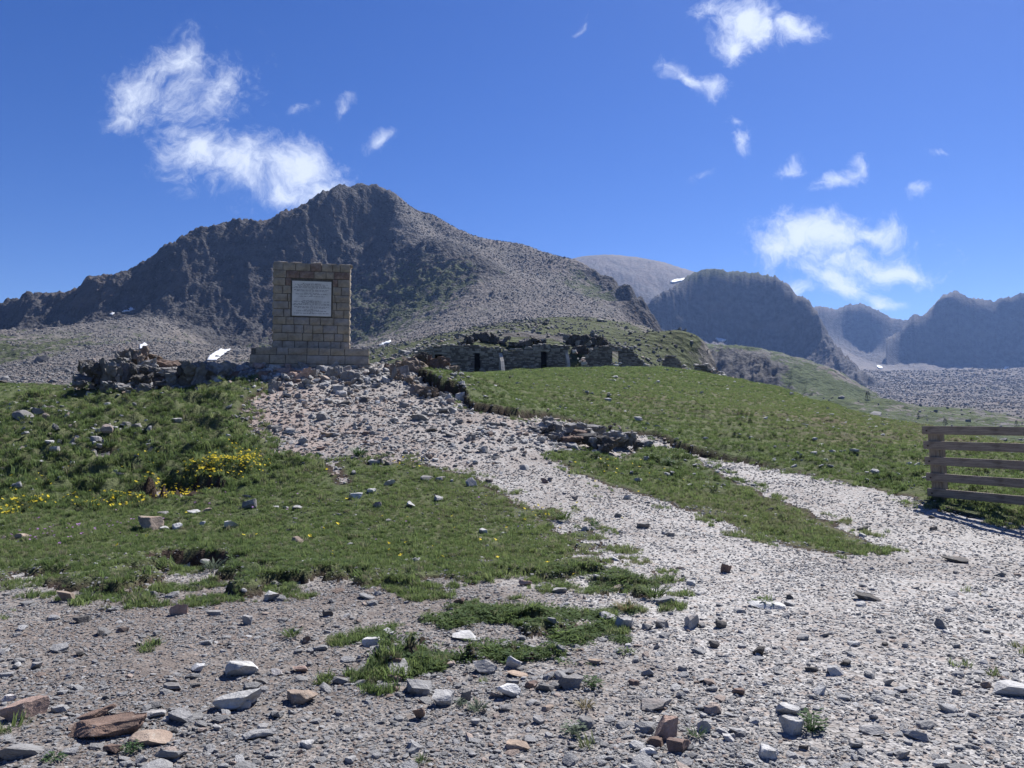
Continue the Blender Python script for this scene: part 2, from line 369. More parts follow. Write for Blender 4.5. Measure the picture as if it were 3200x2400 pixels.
# turf outlines: traced in the photograph (2212 px wide view), laid onto the ground
TURF_PX = [
    [(-300, 1275), (0, 1268), (60, 1262), (130, 1278), (190, 1282), (240, 1305), (300, 1298), (340, 1275), (390, 1238), (430, 1240), (460, 1292), (540, 1294), (640, 1272), (720, 1258), (820, 1280), (900, 1282), (980, 1266), (1060, 1256), (1130, 1250),
     (1220, 1268), (1290, 1305), (1420, 1300), (1434, 1268), (1400, 1240), (1330, 1215), (1300, 1172), (1250, 1142), (1190, 1102), (1120, 1092), (1080, 1060), (1010, 1032), (940, 1010), (880, 1000), (800, 1008), (770, 1012), (752, 1000), (740, 1040), (700, 1015), (640, 998), (588, 992),
     (592, 968), (560, 932), (525, 892), (540, 862), (580, 838), (560, 824), (480, 826), (400, 846), (200, 836), (150, 834), (60, 848), (0, 850), (-300, 870)],
    [(1002, 1335), (1060, 1312), (1160, 1318), (1235, 1335), (1240, 1375), (1200, 1410), (1110, 1425), (1060, 1405), (1010, 1375)],
    [(805, 1395), (860, 1378), (930, 1385), (945, 1405), (1010, 1400), (1040, 1420), (980, 1440), (930, 1425), (900, 1450), (830, 1460), (802, 1430)],
    [(1205, 978), (1250, 970), (1330, 988), (1400, 976), (1480, 992), (1530, 1012), (1600, 1046), (1680, 1082), (1760, 1112), (1830, 1152), (1895, 1187), (1840, 1198), (1780, 1192), (1700, 1176), (1600, 1150), (1500, 1106), (1400, 1070), (1300, 1040), (1240, 1012)],
    [(940, 842), (985, 850), (1020, 885), (1060, 893), (1120, 908), (1190, 908), (1270, 918), (1330, 940), (1400, 940), (1440, 960), (1520, 990), (1600, 1003), (1720, 1024), (1850, 1053), (1950, 1075), (2000, 1094), (2060, 1106), (2130, 1122), (2212, 1140), (2600, 1200), (2800, 960),
     (2212, 966), (2005, 930), (1900, 908), (1730, 863), (1570, 822), (1480, 808), (1380, 800), (1240, 798), (1000, 798), (960, 815)],
]
TURF = []
for poly in TURF_PX:
    P = np.array(poly) * S; h = hit(P[:, 0], P[:, 1]); ok = ~np.isnan(h[:, 0]); h = h[ok]
    TURF.append(h[:, :2])
# the far slope runs on over the crest; the left bank runs on behind its outcrop
TURF[4] = np.vstack([TURF[4][:20], [[40, 22], [75, 60], [75, 155], [-4, 155], [-4, 27]]])
FAR_TURF = [np.array([(-90, 26.5), (-3.5, 26.5), (-3.0, 150), (-110, 150)])]

def poly_sd(x, y, P):
    d2 = np.full(x.shape, 1e9); ins = np.zeros(x.shape, bool); n = len(P)
    for i in range(n):
        ax, ay = P[i]; bx, by = P[(i + 1) % n]; ex, ey = bx - ax, by - ay; L2 = ex * ex + ey * ey + 1e-12
        t = np.clip(((x - ax) * ex + (y - ay) * ey) / L2, 0, 1)
        d2 = np.minimum(d2, (x - ax - t * ex) ** 2 + (y - ay - t * ey) ** 2)
        if abs(ey) > 1e-9:
            c = ((ay > y) != (by > y)) & (x < ex * (y - ay) / ey + ax); ins ^= c
    return np.where(ins, 1, -1) * np.sqrt(d2)

def idw(pts, x, y, default, rad):
    num = np.full(x.shape, default * .02); den = np.full(x.shape, .02)
    for (px, py, v, s) in pts:
        w = np.exp(-((x - px) ** 2 + (y - py) ** 2) / (s * s)); num += w * v; den += w
    return num / den
def wpts(lst):                                     # (u, v in 2212 px, value, spread in metres)
    a = np.array(lst, float); h = hit(a[:, 0] * S, a[:, 1] * S)
    return [(h[i, 0], h[i, 1], a[i, 2], a[i, 3]) for i in range(len(a)) if not np.isnan(h[i, 0])]
TURF_H = wpts([(1040, 890, .20, 1.0), (1120, 905, .20, 1.0), (1200, 905, .16, 1.0), (1270, 915, .12, 1.0), (960, 845, .36, .9), (1440, 958, .16, 1.0), (1520, 988, .20, 1.0), (1620, 1003, .16, 1.0), (1700, 1020, .08, 1.0), (1900, 1060, .0, 2),
               (560, 850, .12, 1.0), (585, 940, .10, 1.0), (585, 980, .12, .8), (400, 1235, .10, .8), (300, 1295, .13, .8), (500, 1290, .12, .8), (830, 1450, .17, .5), (900, 1440, .12, .5), (1060, 1415, .10, .5), (1300, 1295, .07, .8)])
MOUND = wpts([(100, 1000, .46, 1.6), (300, 1000, .50, 1.6), (450, 1020, .44, 1.4), (200, 920, .48, 2), (400, 900, .42, 2), (500, 950, .36, 1.2), (530, 970, .34, .8), (100, 900, .46, 2), (60, 1060, .2, 1),
              (500, 1130, .05, 1.8), (900, 1130, .05, 2), (200, 1180, .06, 1.5), (1100, 1180, .05, 1.5), (1400, 1030, .14, 1.2), (1600, 1100, .08, 1.2), (1400, 860, .20, 8), (1600, 900, .24, 6), (1800, 950, .22, 5), (1500, 900, .22, 5), (1900, 1000, .2, 4), (1700, 1000, .18, 3), (2100, 1020, .2, 4), (1300, 830, .16, 12)])
PITS = [(408, 1215, .16, .42, .24), (470, 1222, .10, .40, .18), (330, 1068, .22, .7, .25), (400, 1050, .18, .6, .2), (250, 970, .16, .5, .2)]
PITW = [(hit(u * S, v * S)[0], d, rx, ry) for (u, v, d, rx, ry) in PITS]
DIRT = wpts([(100, 1400, .85, 1.2), (500, 1450, .85, 1.2), (300, 1600, .8, 1), (800, 1600, .95, 1.2), (1100, 1500, .95, 1.0), (1400, 1450, .6, 1), (1400, 1600, .6, 1), (700, 1350, .95, 1), (1000, 1300, .9, 1), (1900, 1500, .12, 2), (2000, 1300, .0, 2),
             (1700, 1250, .0, 2), (2000, 1130, .05, 2), (1500, 1150, .1, 1.5), (1300, 1050, .3, 1.5), (1700, 1020, .0, 2), (1150, 960, .35, 2), (900, 900, .5, 2), (650, 950, .55, 2), (800, 960, .5, 2), (1000, 900, .4, 2), (1900, 1220, .5, .8), (1980, 1225, .45, .8), (2100, 1450, .1, 1.5)])
PINK = wpts([(600, 900, .9, 1.6), (700, 960, .8, 1.4), (640, 1000, .5, 1), (850, 930, .35, 1.5), (1250, 940, .5, 1.2), (200, 1350, .1, 1)])

def ground_full(x, y):
    x = np.asarray(x, float); y = np.asarray(y, float); r = np.hypot(x, y)
    base = ground_base(x, y)
    warp = .22 * fbm(x / .5, y / .5, 5, 3, .6) + .30 * fbm(x / 2.2, y / 2.2, 3, 9) * np.clip(r / 14, .35, 1)
    sd = np.full(x.shape, -50.)
    for P in TURF + FAR_TURF: sd = np.maximum(sd, poly_sd(x, y, P))
    behind = (y < 1.0) | (np.abs(np.arctan2(x, y)) > R(47)); sd = np.where(behind & (r > 9), np.maximum(sd, 1.0), sd)
    sd = sd + warp
    low = np.maximum(sstep(10.8, 8.6, r), .75 * sstep(13.5, 10, r) * sstep(-3.5, -.5, x)) * (x < 3.2); sd = np.where(sd > 0, np.maximum(sd - low * np.clip(.35 - 1.5 * fbm(x / .45, y / .45, 4, 191) - .7 * fbm(x / 1.7, y / 1.5, 3, 197), 0, 2), -.3), sd)
    th = idw(TURF_H, x, y, .02, 1)
    pit = np.zeros(x.shape)
    for (w, d, rx, ry) in PITW:
        q = ((x - w[0]) / rx) ** 2 + ((y - w[1]) / ry) ** 2; pit = np.maximum(pit, d * np.exp(-q * q * 1.2))
    soft = np.clip(.5 - th * 2.2, .05, .4)
    t = sstep(-.3 * soft, .7 * soft, sd) * (1 - sstep(.03, .09, pit))
    am = idw(MOUND, x, y, .10, 1) * np.clip(18 / np.maximum(r, 1), .5, 1.0) ** 0.0
    far = np.clip(r / 30, 1, 3)
    md = fbm(x / (1.05 * far), y / (.50 * far), 3, 21); mound = np.maximum(md, -.35) + .45 * fbm(x / .28, y / .22, 3, 33) * np.clip(14 / np.maximum(r, 1), .1, 1)
    roll = fbm(x / 5, y / 5, 3, 55) * np.clip((r - 6) / 14, 0, 1) * .16
    grav = fbm(x / .9, y / .9, 4, 41) * .035 + fbm(x / .13, y / .13, 3, 47) * .010 * np.clip(10 / np.maximum(r, 1), .2, 1) + fbm(x / .35, y / .35, 3, 61) * .009
    z = base + roll + t * (th + am * mound * (.25 + .75 * sstep(0, .8, sd))) + (1 - t) * grav - pit
    return z, t, sd, pit
def gzf(x, y):
    return ground_full(np.atleast_1d(x), np.atleast_1d(y))[0]

def build_ground():
    azd = np.linspace(R(-41), R(41), 720); azl = np.linspace(R(-180), R(-41), 70)[:-1]
    az = np.concatenate([azl, azd, -azl[::-1][:-1]]) if True else azd
    rr = np.concatenate([[.05], np.geomspace(.4, 2.4, 10)[:-1], np.geomspace(2.4, 34, 330)[:-1], np.geomspace(34, 160, 90)])
    A, Rr = np.meshgrid(az, rr); x, y = (Rr * np.sin(A)).ravel(), (Rr * np.cos(A)).ravel()
    z, t, sd, pit = ground_full(x, y)
    V = np.column_stack([x, y, z]); Fc = grid_faces(len(rr), len(az), wrap=True)
    soil = np.clip((1 - sstep(.0, .14, sd)) + (pit > .02) * 1.0, 0, 1)
    n_bare = fbm(x / 1.3, y / 1.3, 4, 77); lawn_low = sstep(10.2, 8.2, np.hypot(x, y))
    dry = np.clip(idw(wpts_dry, x, y, .18, 1), 0, 1)
    at = dict(soil=soil, dry=dry, dirt=np.clip(idw(DIRT, x, y, .35, 1), 0, 1), pink=np.clip(idw(PINK, x, y, 0.05, 1), 0, 1))
    tf = t[Fc].mean(1) > .12
    for name, sel, mat in (('meadow', tf, 'turf'), ('gravel_path', ~tf, 'gravel')):
        f = Fc[sel]; used = np.unique(f); mp = np.full(len(V), -1); mp[used] = np.arange(len(used))
        me = link_mesh(name, V[used], mp[f], 4, [MAT[mat]], {k: a[used] for k, a in at.items()})
        put(name, me, kind='structure')
wpts_dry = wpts([(1500, 830, .12, 6), (1700, 880, 1.0, 7), (1900, 930, .9, 6), (1600, 840, .6, 6), (1400, 880, .35, 5), (1300, 820, .30, 8), (1250, 860, .4, 3), (1550, 860, .15, 4), (1700, 980, .1, 4), (2100, 1000, .25, 3), (1450, 930, .0, 4), (1700, 1110, .5, 1.2), (1100, 1120, .25, 2), (300, 920, .3, 3), (500, 1180, 0.0, 2), (200, 1130, .1, 2)])
build_ground()

# ------------------------------------------------------------------ mountains
def sheet(name, pts, az0, az1, r0, r1, nc, nr, noise, mat, extra=(), c=.02, drop=True, seed=0, bands=None):
    """pts: (u, v in 2212 px, depth, rockiness, greenness, 's' for skyline)"""
    A, Lr, Z, Q = [], [], [], []
    for p in pts:
        u, v, Y, rk, gn = p[:5]; x, z = ray(u * S, v * S); h = CAMZ + z * Y
        A.append(math.atan2(x, 1)); Lr.append(math.log(Y * math.hypot(x, 1))); Z.append(h); Q.append((rk, gn))
        if len(p) > 5 and drop:                     # behind a skyline the mountain falls away
            for k, dz in ((1.06, .035), (1.25, .15)):
                A.append(A[-1]); Lr.append(math.log(Y * k * math.hypot(x, 1))); Z.append(h - dz * Y * p[5]); Q.append((rk, gn))
    for (u, Y, h, rk, gn) in extra:
        x, _ = ray(u * S, HORIZON); A.append(math.atan2(x, 1)); Lr.append(math.log(Y * math.hypot(x, 1))); Z.append(h); Q.append((rk, gn))
    rb = RBF(np.array(A), np.array(Lr), np.column_stack([Z, Q]), c)
    def h(x, y):
        x = np.asarray(x, float); y = np.asarray(y, float); sh = x.shape; x = x.ravel(); y = y.ravel()
        q = rb(np.arctan2(x, y), np.log(np.hypot(x, y))); rk, gn = np.clip(q[:, 1], 0, 1), np.clip(q[:, 2], 0, 1)
        return (q[:, 0] + noise(x, y, rk, gn)).reshape(sh), rk, gn
    az = np.linspace(R(az0), R(az1), nc); rr = np.geomspace(r0, r1, nr)
    if bands:
        rr = np.concatenate([np.geomspace(a, b, n)[:-1] for a, b, n in bands] + [[bands[-1][1]]]); nr = len(rr)
    AA, RR = np.meshgrid(az, rr); x, y = (RR * np.sin(AA)).ravel(), (RR * np.cos(AA)).ravel()
    z, rk, gn = h(x, y)
    me = link_mesh(name, np.column_stack([x, y, z]), grid_faces(nr, nc), 4, [mat], dict(rock=rk, green=gn))
    o = put(name, me, kind='structure')
    return (lambda X, Y: h(X, Y)[0]), o, h

def n_main(x, y, rk, gn):
    r = np.hypot(x, y); k = np.clip(r / 600, .12, 1.1)
    a = fbm(x / 70, y / 70, 6, 101, .58, True) * 9 * rk * k
    d = (x * .55 + y * .85); e = (x * .85 - y * .55)
    ribs = fbm(e / 38, d / 120, 5, 131, .6, True) * 6 * rk * k
    b = fbm(x / 26, y / 26, 5, 111, .55) * (1.0 + 3.5 * rk) * k
    c_ = fbm(x / 5, y / 5, 3, 121, .6) * (.45 + 1.3 * rk + .2 * gn) * np.clip(k * 1.3, .3, 1)
    crag = (fbm(x / 19, y / 19, 4, 141, .6, True) * 4.2 + fbm(e / 7, d / 16, 3, 151, .6, True) * 2.2) * rk * np.clip(k, .2, 1)
    return a + ribs + b + c_ + crag
M1 = [  # skyline from the left end to the summit
    (-250, 720, 600, 1, .1, 1.), (0, 664, 640, 1, .1, 1.), (60, 642, 640, 1, .1, 1.), (95, 634, 640, 1, 0, 1.), (140, 637, 640, 1, 0, 1.), (190, 620, 640, 1, 0, 1.), (230, 602, 645, 1, 0, 1.), (330, 562, 655, 1, 0, 1.), (400, 516, 665, 1, 0, 1.), (440, 499, 675, 1, 0, 1.),
    (520, 484, 690, 1, 0, 1.), (610, 468, 705, 1, .1, 1.), (640, 455, 710, 1, .1, 1.), (690, 428, 725, 1, .1, 1.), (740, 411, 740, .9, .1, 1.), (770, 407, 750, .8, .1, 1.), (800, 415, 755, .7, .1, 1.), (845, 423, 760, .5, 0, 1.), (880, 441, 765, .1, 0, .8),
    (940, 471, 765, .05, 0, .7), (1000, 501, 760, .05, 0, .6), (1050, 516, 755, .05, 0, .6), (1130, 529, 745, .05, .1, .6), (1180, 546, 735, .1, .1, .6), (1250, 565, 720, .2, .2, .7), (1275, 578, 710, .7, .3, .9), (1330, 608, 690, .95, .1, .9), (1370, 640, 660, 1, .0, 1.), (1392, 674, 625, 1, .0, 1.), (1404, 694, 600, .9, .0, 1.), (1345, 640, 668, 1, .05), (1300, 605, 695, .8, .2), (1370, 672, 630, 1, .0), (1320, 650, 640, .3, .6), (1280, 620, 680, .2, .5),
    # dark north-west face
    (0, 700, 630, 1, 0), (200, 650, 632, 1, 0), (330, 610, 643, 1, 0), (440, 570, 657, 1, 0), (520, 550, 673, 1, .1), (620, 530, 690, 1, .25), (700, 500, 712, 1, .2), (780, 480, 736, 1, .1), (830, 470, 747, 1, 0),
    (440, 640, 638, 1, 0), (540, 620, 655, 1, .1), (560, 690, 636, .9, .2), (440, 690, 624, .8, .1), (340, 662, 626, .6, 0), (250, 690, 603, .8, 0), (120, 700, 614, 1, 0), (60, 725, 570, .8, .3), (640, 600, 672, 1, .2), (620, 660, 645, .9, .2),
    # inner rib: left of it crags, right of it scree
    (850, 470, 735, .5, 0), (880, 505, 715, .4, 0), (940, 525, 690, .7, .1), (1000, 548, 665, .8, .2), (1045, 572, 645, .7, .3), (1080, 612, 610, .3, .2), (1110, 660, 560, .15, .1),
    (800, 560, 700, .9, .2), (880, 570, 680, .8, .4), (960, 590, 645, .7, .55), (860, 630, 645, .8, .5), (800, 650, 645, .9, .45), (950, 650, 605, .5, .5), (700, 600, 682, 1, .3), (780, 700, 624, .9, .45), (760, 745, 600, .6, .45), (880, 680, 600, .5, .5), (1030, 640, 580, .3, .25),
    # scree
    (1120, 580, 690, 0, 0), (1200, 620, 640, 0, .05), (1290, 660, 590, .05, .2), (1330, 690, 540, .2, .25), (1250, 690, 520, 0, .1), (1150, 650, 580, 0, 0), (1180, 700, 430, 0, .1), (1050, 700, 470, 0, .05), (950, 710, 470, 0, .15), (870, 735, 470, .15, .35),
    (1000, 740, 300, 0, .15), (820, 765, 420, .25, .4), (1360, 712, 440, .05, .3), (1390, 722, 390, .05, .5), (1000, 520, 745, 0, 0), (940, 490, 755, 0, 0),
    # left scree apron
    (340, 690, 540, .1, .1), (250, 730, 430, .05, .4), (160, 740, 400, .1, .5), (60, 760, 380, .5, .6), (0, 770, 370, .6, .6), (300, 740, 360, 0, .2), (150, 775, 290, 0, .2), (0, 812, 240, 0, .1), (100, 815, 200, 0, .1), (250, 790, 240, 0, .05),
    (400, 742, 520, .25, .3), (480, 756, 565, .6, .35), (560, 768, 560, .7, .35), (520, 735, 600, .9, .25), (640, 740, 605, .85, .35), (400, 712, 580, .5, .2), (200, 850, 150, 0, .3), (450, 800, 250, 0, .3), (620, 800, 250, 0, .5), (-250, 830, 300, .3, .3),
    # green knoll above the ruins
    (860, 762, 150, .05, 0.58), (930, 748, 125, .1, 0.62), (1000, 728, 122, .35, 0.58), (1040, 720, 122, .45, 0.47), (1100, 718, 126, .35, 0.58), (1180, 728, 122, .5, 0.47), (1240, 740, 118, .6, 0.35), (1330, 752, 110, .6, 0.31), (1180, 698, 190, .0, 0.74), (1250, 690, 250, 0, 0.74), (1320, 700, 300, 0, 0.74), (1100, 706, 170, .05, 0.58),
    (1400, 752, 180, 0, 0.74), (1400, 725, 270, .0, 0.70), (1450, 752, 235, .35, 0.39), (1500, 782, 190, .3, 0.39), (1550, 806, 165, .25, 0.47), (1450, 782, 150, 0, 0.74), (1440, 733, 320, .35, 0.31), (1300, 735, 160, .15, 0.70), (1400, 780, 115, .05, 0.70)]
EX1 = [(1550, 1000, -50, 0, 0), (1640, 900, -60, 0, 0), (1450, 950, -20, 0, 0), (1350, 1000, 0, 0, 0), (1200, 1000, 0, 0, 0), (1000, 1010, 20, 0, 0), (700, 1010, 20, 0, 0), (300, 1000, 0, 0, 0), (0, 980, 0, 0, 0), (-250, 980, 0, 0, 0),
       (1600, 165, -12, .3, .5), (1570, 240, -10, .3, .5), (1540, 330, -4, .5, .3), (1500, 430, 15, .8, .2), (1470, 560, 35, 1, .2), (1700, 300, -20, .3, .4), (1650, 600, 20, .5, .3), (1550, 800, 60, .5, .2),
       (900, 88, 5.2, .1, .8), (980, 89, 9.6, .1, .8), (1050, 89, 9.9, .2, .8), (1100, 90, 9.6, .1, .8), (1180, 90, 9.8, .2, .8), (1250, 89, 9.4, .3, .6), (1330, 89, 8.0, .3, .6), (1400, 88, 6.2, .1, .8), (1480, 88, 3.0, .1, .8), (950, 84.5, 5.4, .1, .8), (1050, 84.5, 5.6, .1, .8), (1150, 84.5, 5.6, .1, .8), (1250, 84.5, 5.6, .1, .8), (1330, 84.5, 5.2, .1, .8), (1400, 84.5, 4, .1, .8), (1600, 100, -6, .1, .8),
       (700, 88, 2.5, .1, .7), (400, 88, 0, .1, .7), (0, 88, 0, .1, .7), (-250, 100, 0, .1, .6), (700, 150, 6, .1, .6), (400, 150, 5, .1, .5)]
MAT['m1'] = mat_mountain('mountain_rock')
main_h, main_o, main_full = sheet('mountain', M1, -45, 17, 84, 1000, 760, 470, n_main, MAT['m1'], EX1, bands=[(84, 540, 230), (540, 790, 320), (790, 1000, 26)])

def n_far(amp, wl):
    def f(x, y, rk, gn):
        az = np.arctan2(x, y); r = np.hypot(x, y)
        g = fbm(az * 2000 / (wl * 1.0), r / (wl * 3.5), 5, 211, .55, True) * amp * rk
        b = fbm(x / wl, y / wl, 6, 221, .55) * amp * (.25 + .8 * rk)
        crag = fbm(az * 2000 / 26, r / 60, 4, 241, .6, True) * 9 * rk + fbm(az * 2000 / 8, r / 30, 3, 251, .6, True) * 4 * rk
        return g + b + crag + fbm(x / 9, y / 9, 2, 231) * 1.0
    return f
MAT['m2'] = mat_mountain('far_rock', (.078, .075, .076), (.125, .118, .114), (.05, .055, .03), .18)
# the pale rounded back of the massif
back_h, back_o, _ = sheet('ridge', [(1200, 575, 2300, 0, .2, .7), (1255, 560, 2300, 0, .2, .7), (1290, 558, 2300, .1, .15, .7), (1370, 564, 2300, .4, .1, .7), (1450, 579, 2280, .35, .1, .7), (1510, 598, 2250, .1, .2, .7), (1580, 625, 2250, .1, .2, .7),
    (1300, 620, 1950, .45, .1), (1380, 640, 1900, .5, .1), (1450, 640, 1930, .4, .1), (1500, 680, 1800, .1, .1)], 2, 18, 1700, 2700, 230, 120, n_far(10, 120), MAT['m2'], [(u, 1700, 40, 0, 0) for u in (1150, 1250, 1350, 1450, 1550, 1650)])
# the dark cliff with its flat rim
cliff_h, cliff_o, _ = sheet('cliff', [(1395, 688, 1430, 1, .1, 1.), (1420, 642, 1450, 1, .1, 1.), (1450, 618, 1480, .9, .3, .4), (1500, 601, 1500, .8, .5, .25), (1560, 598, 1500, .8, .5, .25), (1620, 601, 1500, .8, .4, .25), (1665, 599, 1490, .9, .4, .3), (1700, 618, 1470, 1, .1, .8), (1750, 657, 1430, 1, 0, 1.), (1790, 722, 1370, 1, 0), (1830, 772, 1290, 1, 0), (1880, 816, 1180, 1, 0), (1922, 850, 1080, .9, .1), (1950, 880, 1000, .8, .1), (1770, 690, 1402, 1, 0), (1810, 750, 1330, 1, 0), (1855, 796, 1235, 1, 0),
    (1440, 640, 1455, 1, .1), (1500, 630, 1482, 1, .0), (1560, 625, 1485, 1, 0), (1650, 625, 1478, 1, 0), (1440, 700, 1425, 1, 0), (1500, 700, 1450, 1, 0), (1560, 690, 1455, 1, 0), (1660, 690, 1448, 1, 0), (1730, 720, 1400, 1, 0), (1450, 735, 1385, .6, .1), (1540, 742, 1395, .5, .1), (1640, 765, 1375, .8, 0), (1720, 790, 1330, .9, 0), (1780, 780, 1310, 1, 0), (1800, 820, 1225, 1, 0), (1850, 850, 1125, 1, .1), (1900, 872, 1040, 1, .1), (1760, 740, 1370, 1, 0), (1500, 760, 1180, .1, .5), (1650, 800, 1080, .2, .4), (1750, 840, 950, .4, .4), (1800, 880, 880, .4, .4), (1400, 760, 1150, .3, .3)],
    8.5, 29, 820, 1900, 330, 230, n_far(9, 75), MAT['m2'], bands=[(820, 1020, 30), (1020, 1330, 90), (1330, 1510, 150), (1510, 1900, 20)], extra=[(1835, 1390, 50, 1, 0), (1875, 1310, 25, 1, 0), (1925, 1200, 10, 1, 0), (1965, 1100, 0, 1, 0), (2000, 1000, -10, .3, .1), (1960, 1400, 30, .5, .1), (1800, 1480, 70, 1, 0), (2000, 1250, 0, 0, 0), (1850, 1650, 40, 0, 0), (2000, 1600, 20, 0, 0)] + [(u, 820, -15, .2, .3) for u in (1380, 1500, 1600, 1700, 1800, 1900, 2000)])
far_h, far_o, _ = sheet('ridge', [(1700, 668, 2450, 1, .1, 1.), (1760, 661, 2450, 1, .2, 1.), (1800, 667, 2430, 1, .2, 1.), (1850, 661, 2400, 1, .2, 1.), (1900, 681, 2380, 1, .2, 1.), (1970, 692, 2350, 1, .1, 1.), (2060, 720, 2350, 1, .1, 1.),
    (1760, 710, 2280, .7, .1), (1800, 720, 2350, .9, 0), (1860, 720, 2350, 1, 0), (1940, 735, 2310, 1, 0), (1900, 760, 2280, 1, 0), (1850, 770, 2080, .5, 0), (1790, 745, 2080, .05, 0), (1900, 790, 1950, .3, 0), (1960, 790, 1950, .4, 0), (1820, 790, 1800, 0, 0), (1900, 815, 1600, 0, 0), (2000, 800, 1900, .2, 0), (1720, 760, 1900, .1, .1)],
    19, 31, 1400, 2900, 230, 130, n_far(12, 110), MAT['m2'], bands=[(1400, 2150, 40), (2150, 2460, 110), (2460, 2900, 14)], extra=[(u, 1400, 20, 0, 0) for u in (1650, 1750, 1850, 1950, 2080)])
right_h, right_o, _ = sheet('ridge', [(1925, 740, 2050, 1, 0, 1.), (1970, 694, 2080, 1, 0, 1.), (1985, 685, 2080, 1, 0, 1.), (2020, 690, 2080, 1, 0, 1.), (2040, 660, 2080, 1, 0, 1.), (2085, 646, 2080, 1, .1, 1.), (2130, 656, 2080, 1, .1, 1.), (2212, 652, 2050, 1, .1, 1.), (2400, 640, 2000, 1, 0, 1.), (2600, 660, 1900, 1, 0, 1.),
    (1990, 740, 2050, 1, 0), (2080, 720, 2045, 1, 0), (2212, 720, 2020, 1, 0), (2400, 720, 1970, 1, 0), (1960, 790, 2020, .9, 0), (2000, 808, 2000, .7, 0), (2100, 805, 1990, .8, 0), (2212, 800, 1975, .8, 0), (2100, 830, 1600, .5, 0), (2400, 810, 1700, .5, 0), (1960, 830, 1600, .4, 0), (2212, 830, 1550, .5, 0), (2600, 820, 1600, .5, 0)],
    26, 41, 1400, 2500, 300, 150, n_far(11, 95), MAT['m2'], bands=[(1400, 1900, 30), (1900, 2090, 130), (2090, 2500, 14)], extra=[(u, 1400, 20, 0, 0) for u in (1900, 2000, 2150, 2300, 2600)])
# boulder-strewn valley
def n_val(x, y, rk, gn):
    r = np.hypot(x, y)
    return fbm(x / 60, y / 60, 5, 301, .5) * 7 * np.clip(r / 500, .1, 1) + fbm(x / 12, y / 12, 4, 305, .6) * .7 * np.clip(r / 400, .2, 1) + fbm(x / 26, y / 26, 5, 311, .5, True) * 6 * rk
MAT['m3'] = mat_mountain('valley_rock', (.085, .082, .08), (.125, .118, .115), (.052, .068, .028), .3)
val_h, val_o, val_full = sheet('valley', [(1960, 800, 1500, .4, 0), (2000, 800, 1500, .4, .1), (2100, 795, 1500, .4, .1), (2212, 795, 1500, .4, 0), (2500, 790, 1500, 0, 0), (1900, 830, 1250, 0, 0), (2000, 840, 1050, 0, .2), (2100, 835, 1050, 0, .25), (2212, 845, 1000, .1, .2), (2500, 840, 1000, 0, .1),
    (1960, 875, 700, .05, .15), (2080, 880, 650, .0, .1), (2212, 885, 620, .1, .25), (2500, 890, 600, 0, 0), (1990, 905, 430, .3, .5), (2080, 910, 430, .15, .2), (2212, 912, 420, .1, .3), (1880, 868, 360, .5, .6), (1930, 895, 330, .5, .6), (2000, 917, 300, .4, .6), (2100, 928, 250, .3, .6), (2212, 945, 200, .3, .7), (2400, 950, 200, .3, .7),
    (1850, 862, 380, .25, .9), (1800, 868, 420, .0, .9), (1700, 850, 520, .3, .8), (1600, 850, 560, .5, .5), (2600, 960, 200, .2, .6)],
    14, 42, 120, 1700, 430, 300, n_val, MAT['m3'], [(1600, 150, -22, .2, .7), (1900, 150, -18, .2, .7), (2212, 130, -14, .2, .7), (2500, 130, -14, .2, .7), (1700, 260, -10, .2, .8)])
# the middle cliff band with its grassy shelf
shelf_h, shelf_o, _ = sheet('cliff', [(1420, 735, 640, .5, .4), (1480, 742, 620, .4, .5), (1540, 748, 610, .3, .6), (1600, 752, 590, .4, .5), (1650, 766, 575, .5, .4), (1700, 776, 565, .3, .5), (1770, 795, 540, .3, .5), (1830, 815, 620, .2, .5),
    (1560, 775, 575, .9, .2), (1620, 785, 555, 1, .1), (1680, 790, 540, .9, .2), (1560, 830, 548, 1, 0), (1620, 840, 522, 1, 0), (1670, 855, 500, 1, .1), (1700, 815, 520, .5, .6), (1740, 840, 480, .4, .6), (1780, 860, 440, .45, .6), (1830, 868, 420, .2, .8), (1800, 840, 500, .25, .8), (1730, 800, 540, .3, .7), (1870, 870, 430, .3, .7), (1690, 870, 450, .6, .4), (1560, 870, 500, .8, .1), (1480, 800, 560, .8, .2)],
    9, 28, 380, 900, 260, 190, lambda x, y, rk, gn: fbm(x / 26, y / 26, 6, 401, .55, True) * (2 + 7 * rk) + fbm(np.arctan2(x, y) * 60, np.hypot(x, y) / 90, 4, 411, .5, True) * 5 * rk,
    MAT['m3'], [(1420, 860, 40, .3, .3), (1600, 860, 25, .3, .3), (1700, 860, 15, .3, .3), (1830, 860, 0, .3, .3), (1950, 600, -10, .3, .5), (1960, 420, -10, .3, .5), (1950, 860, -20, .3, .3)])

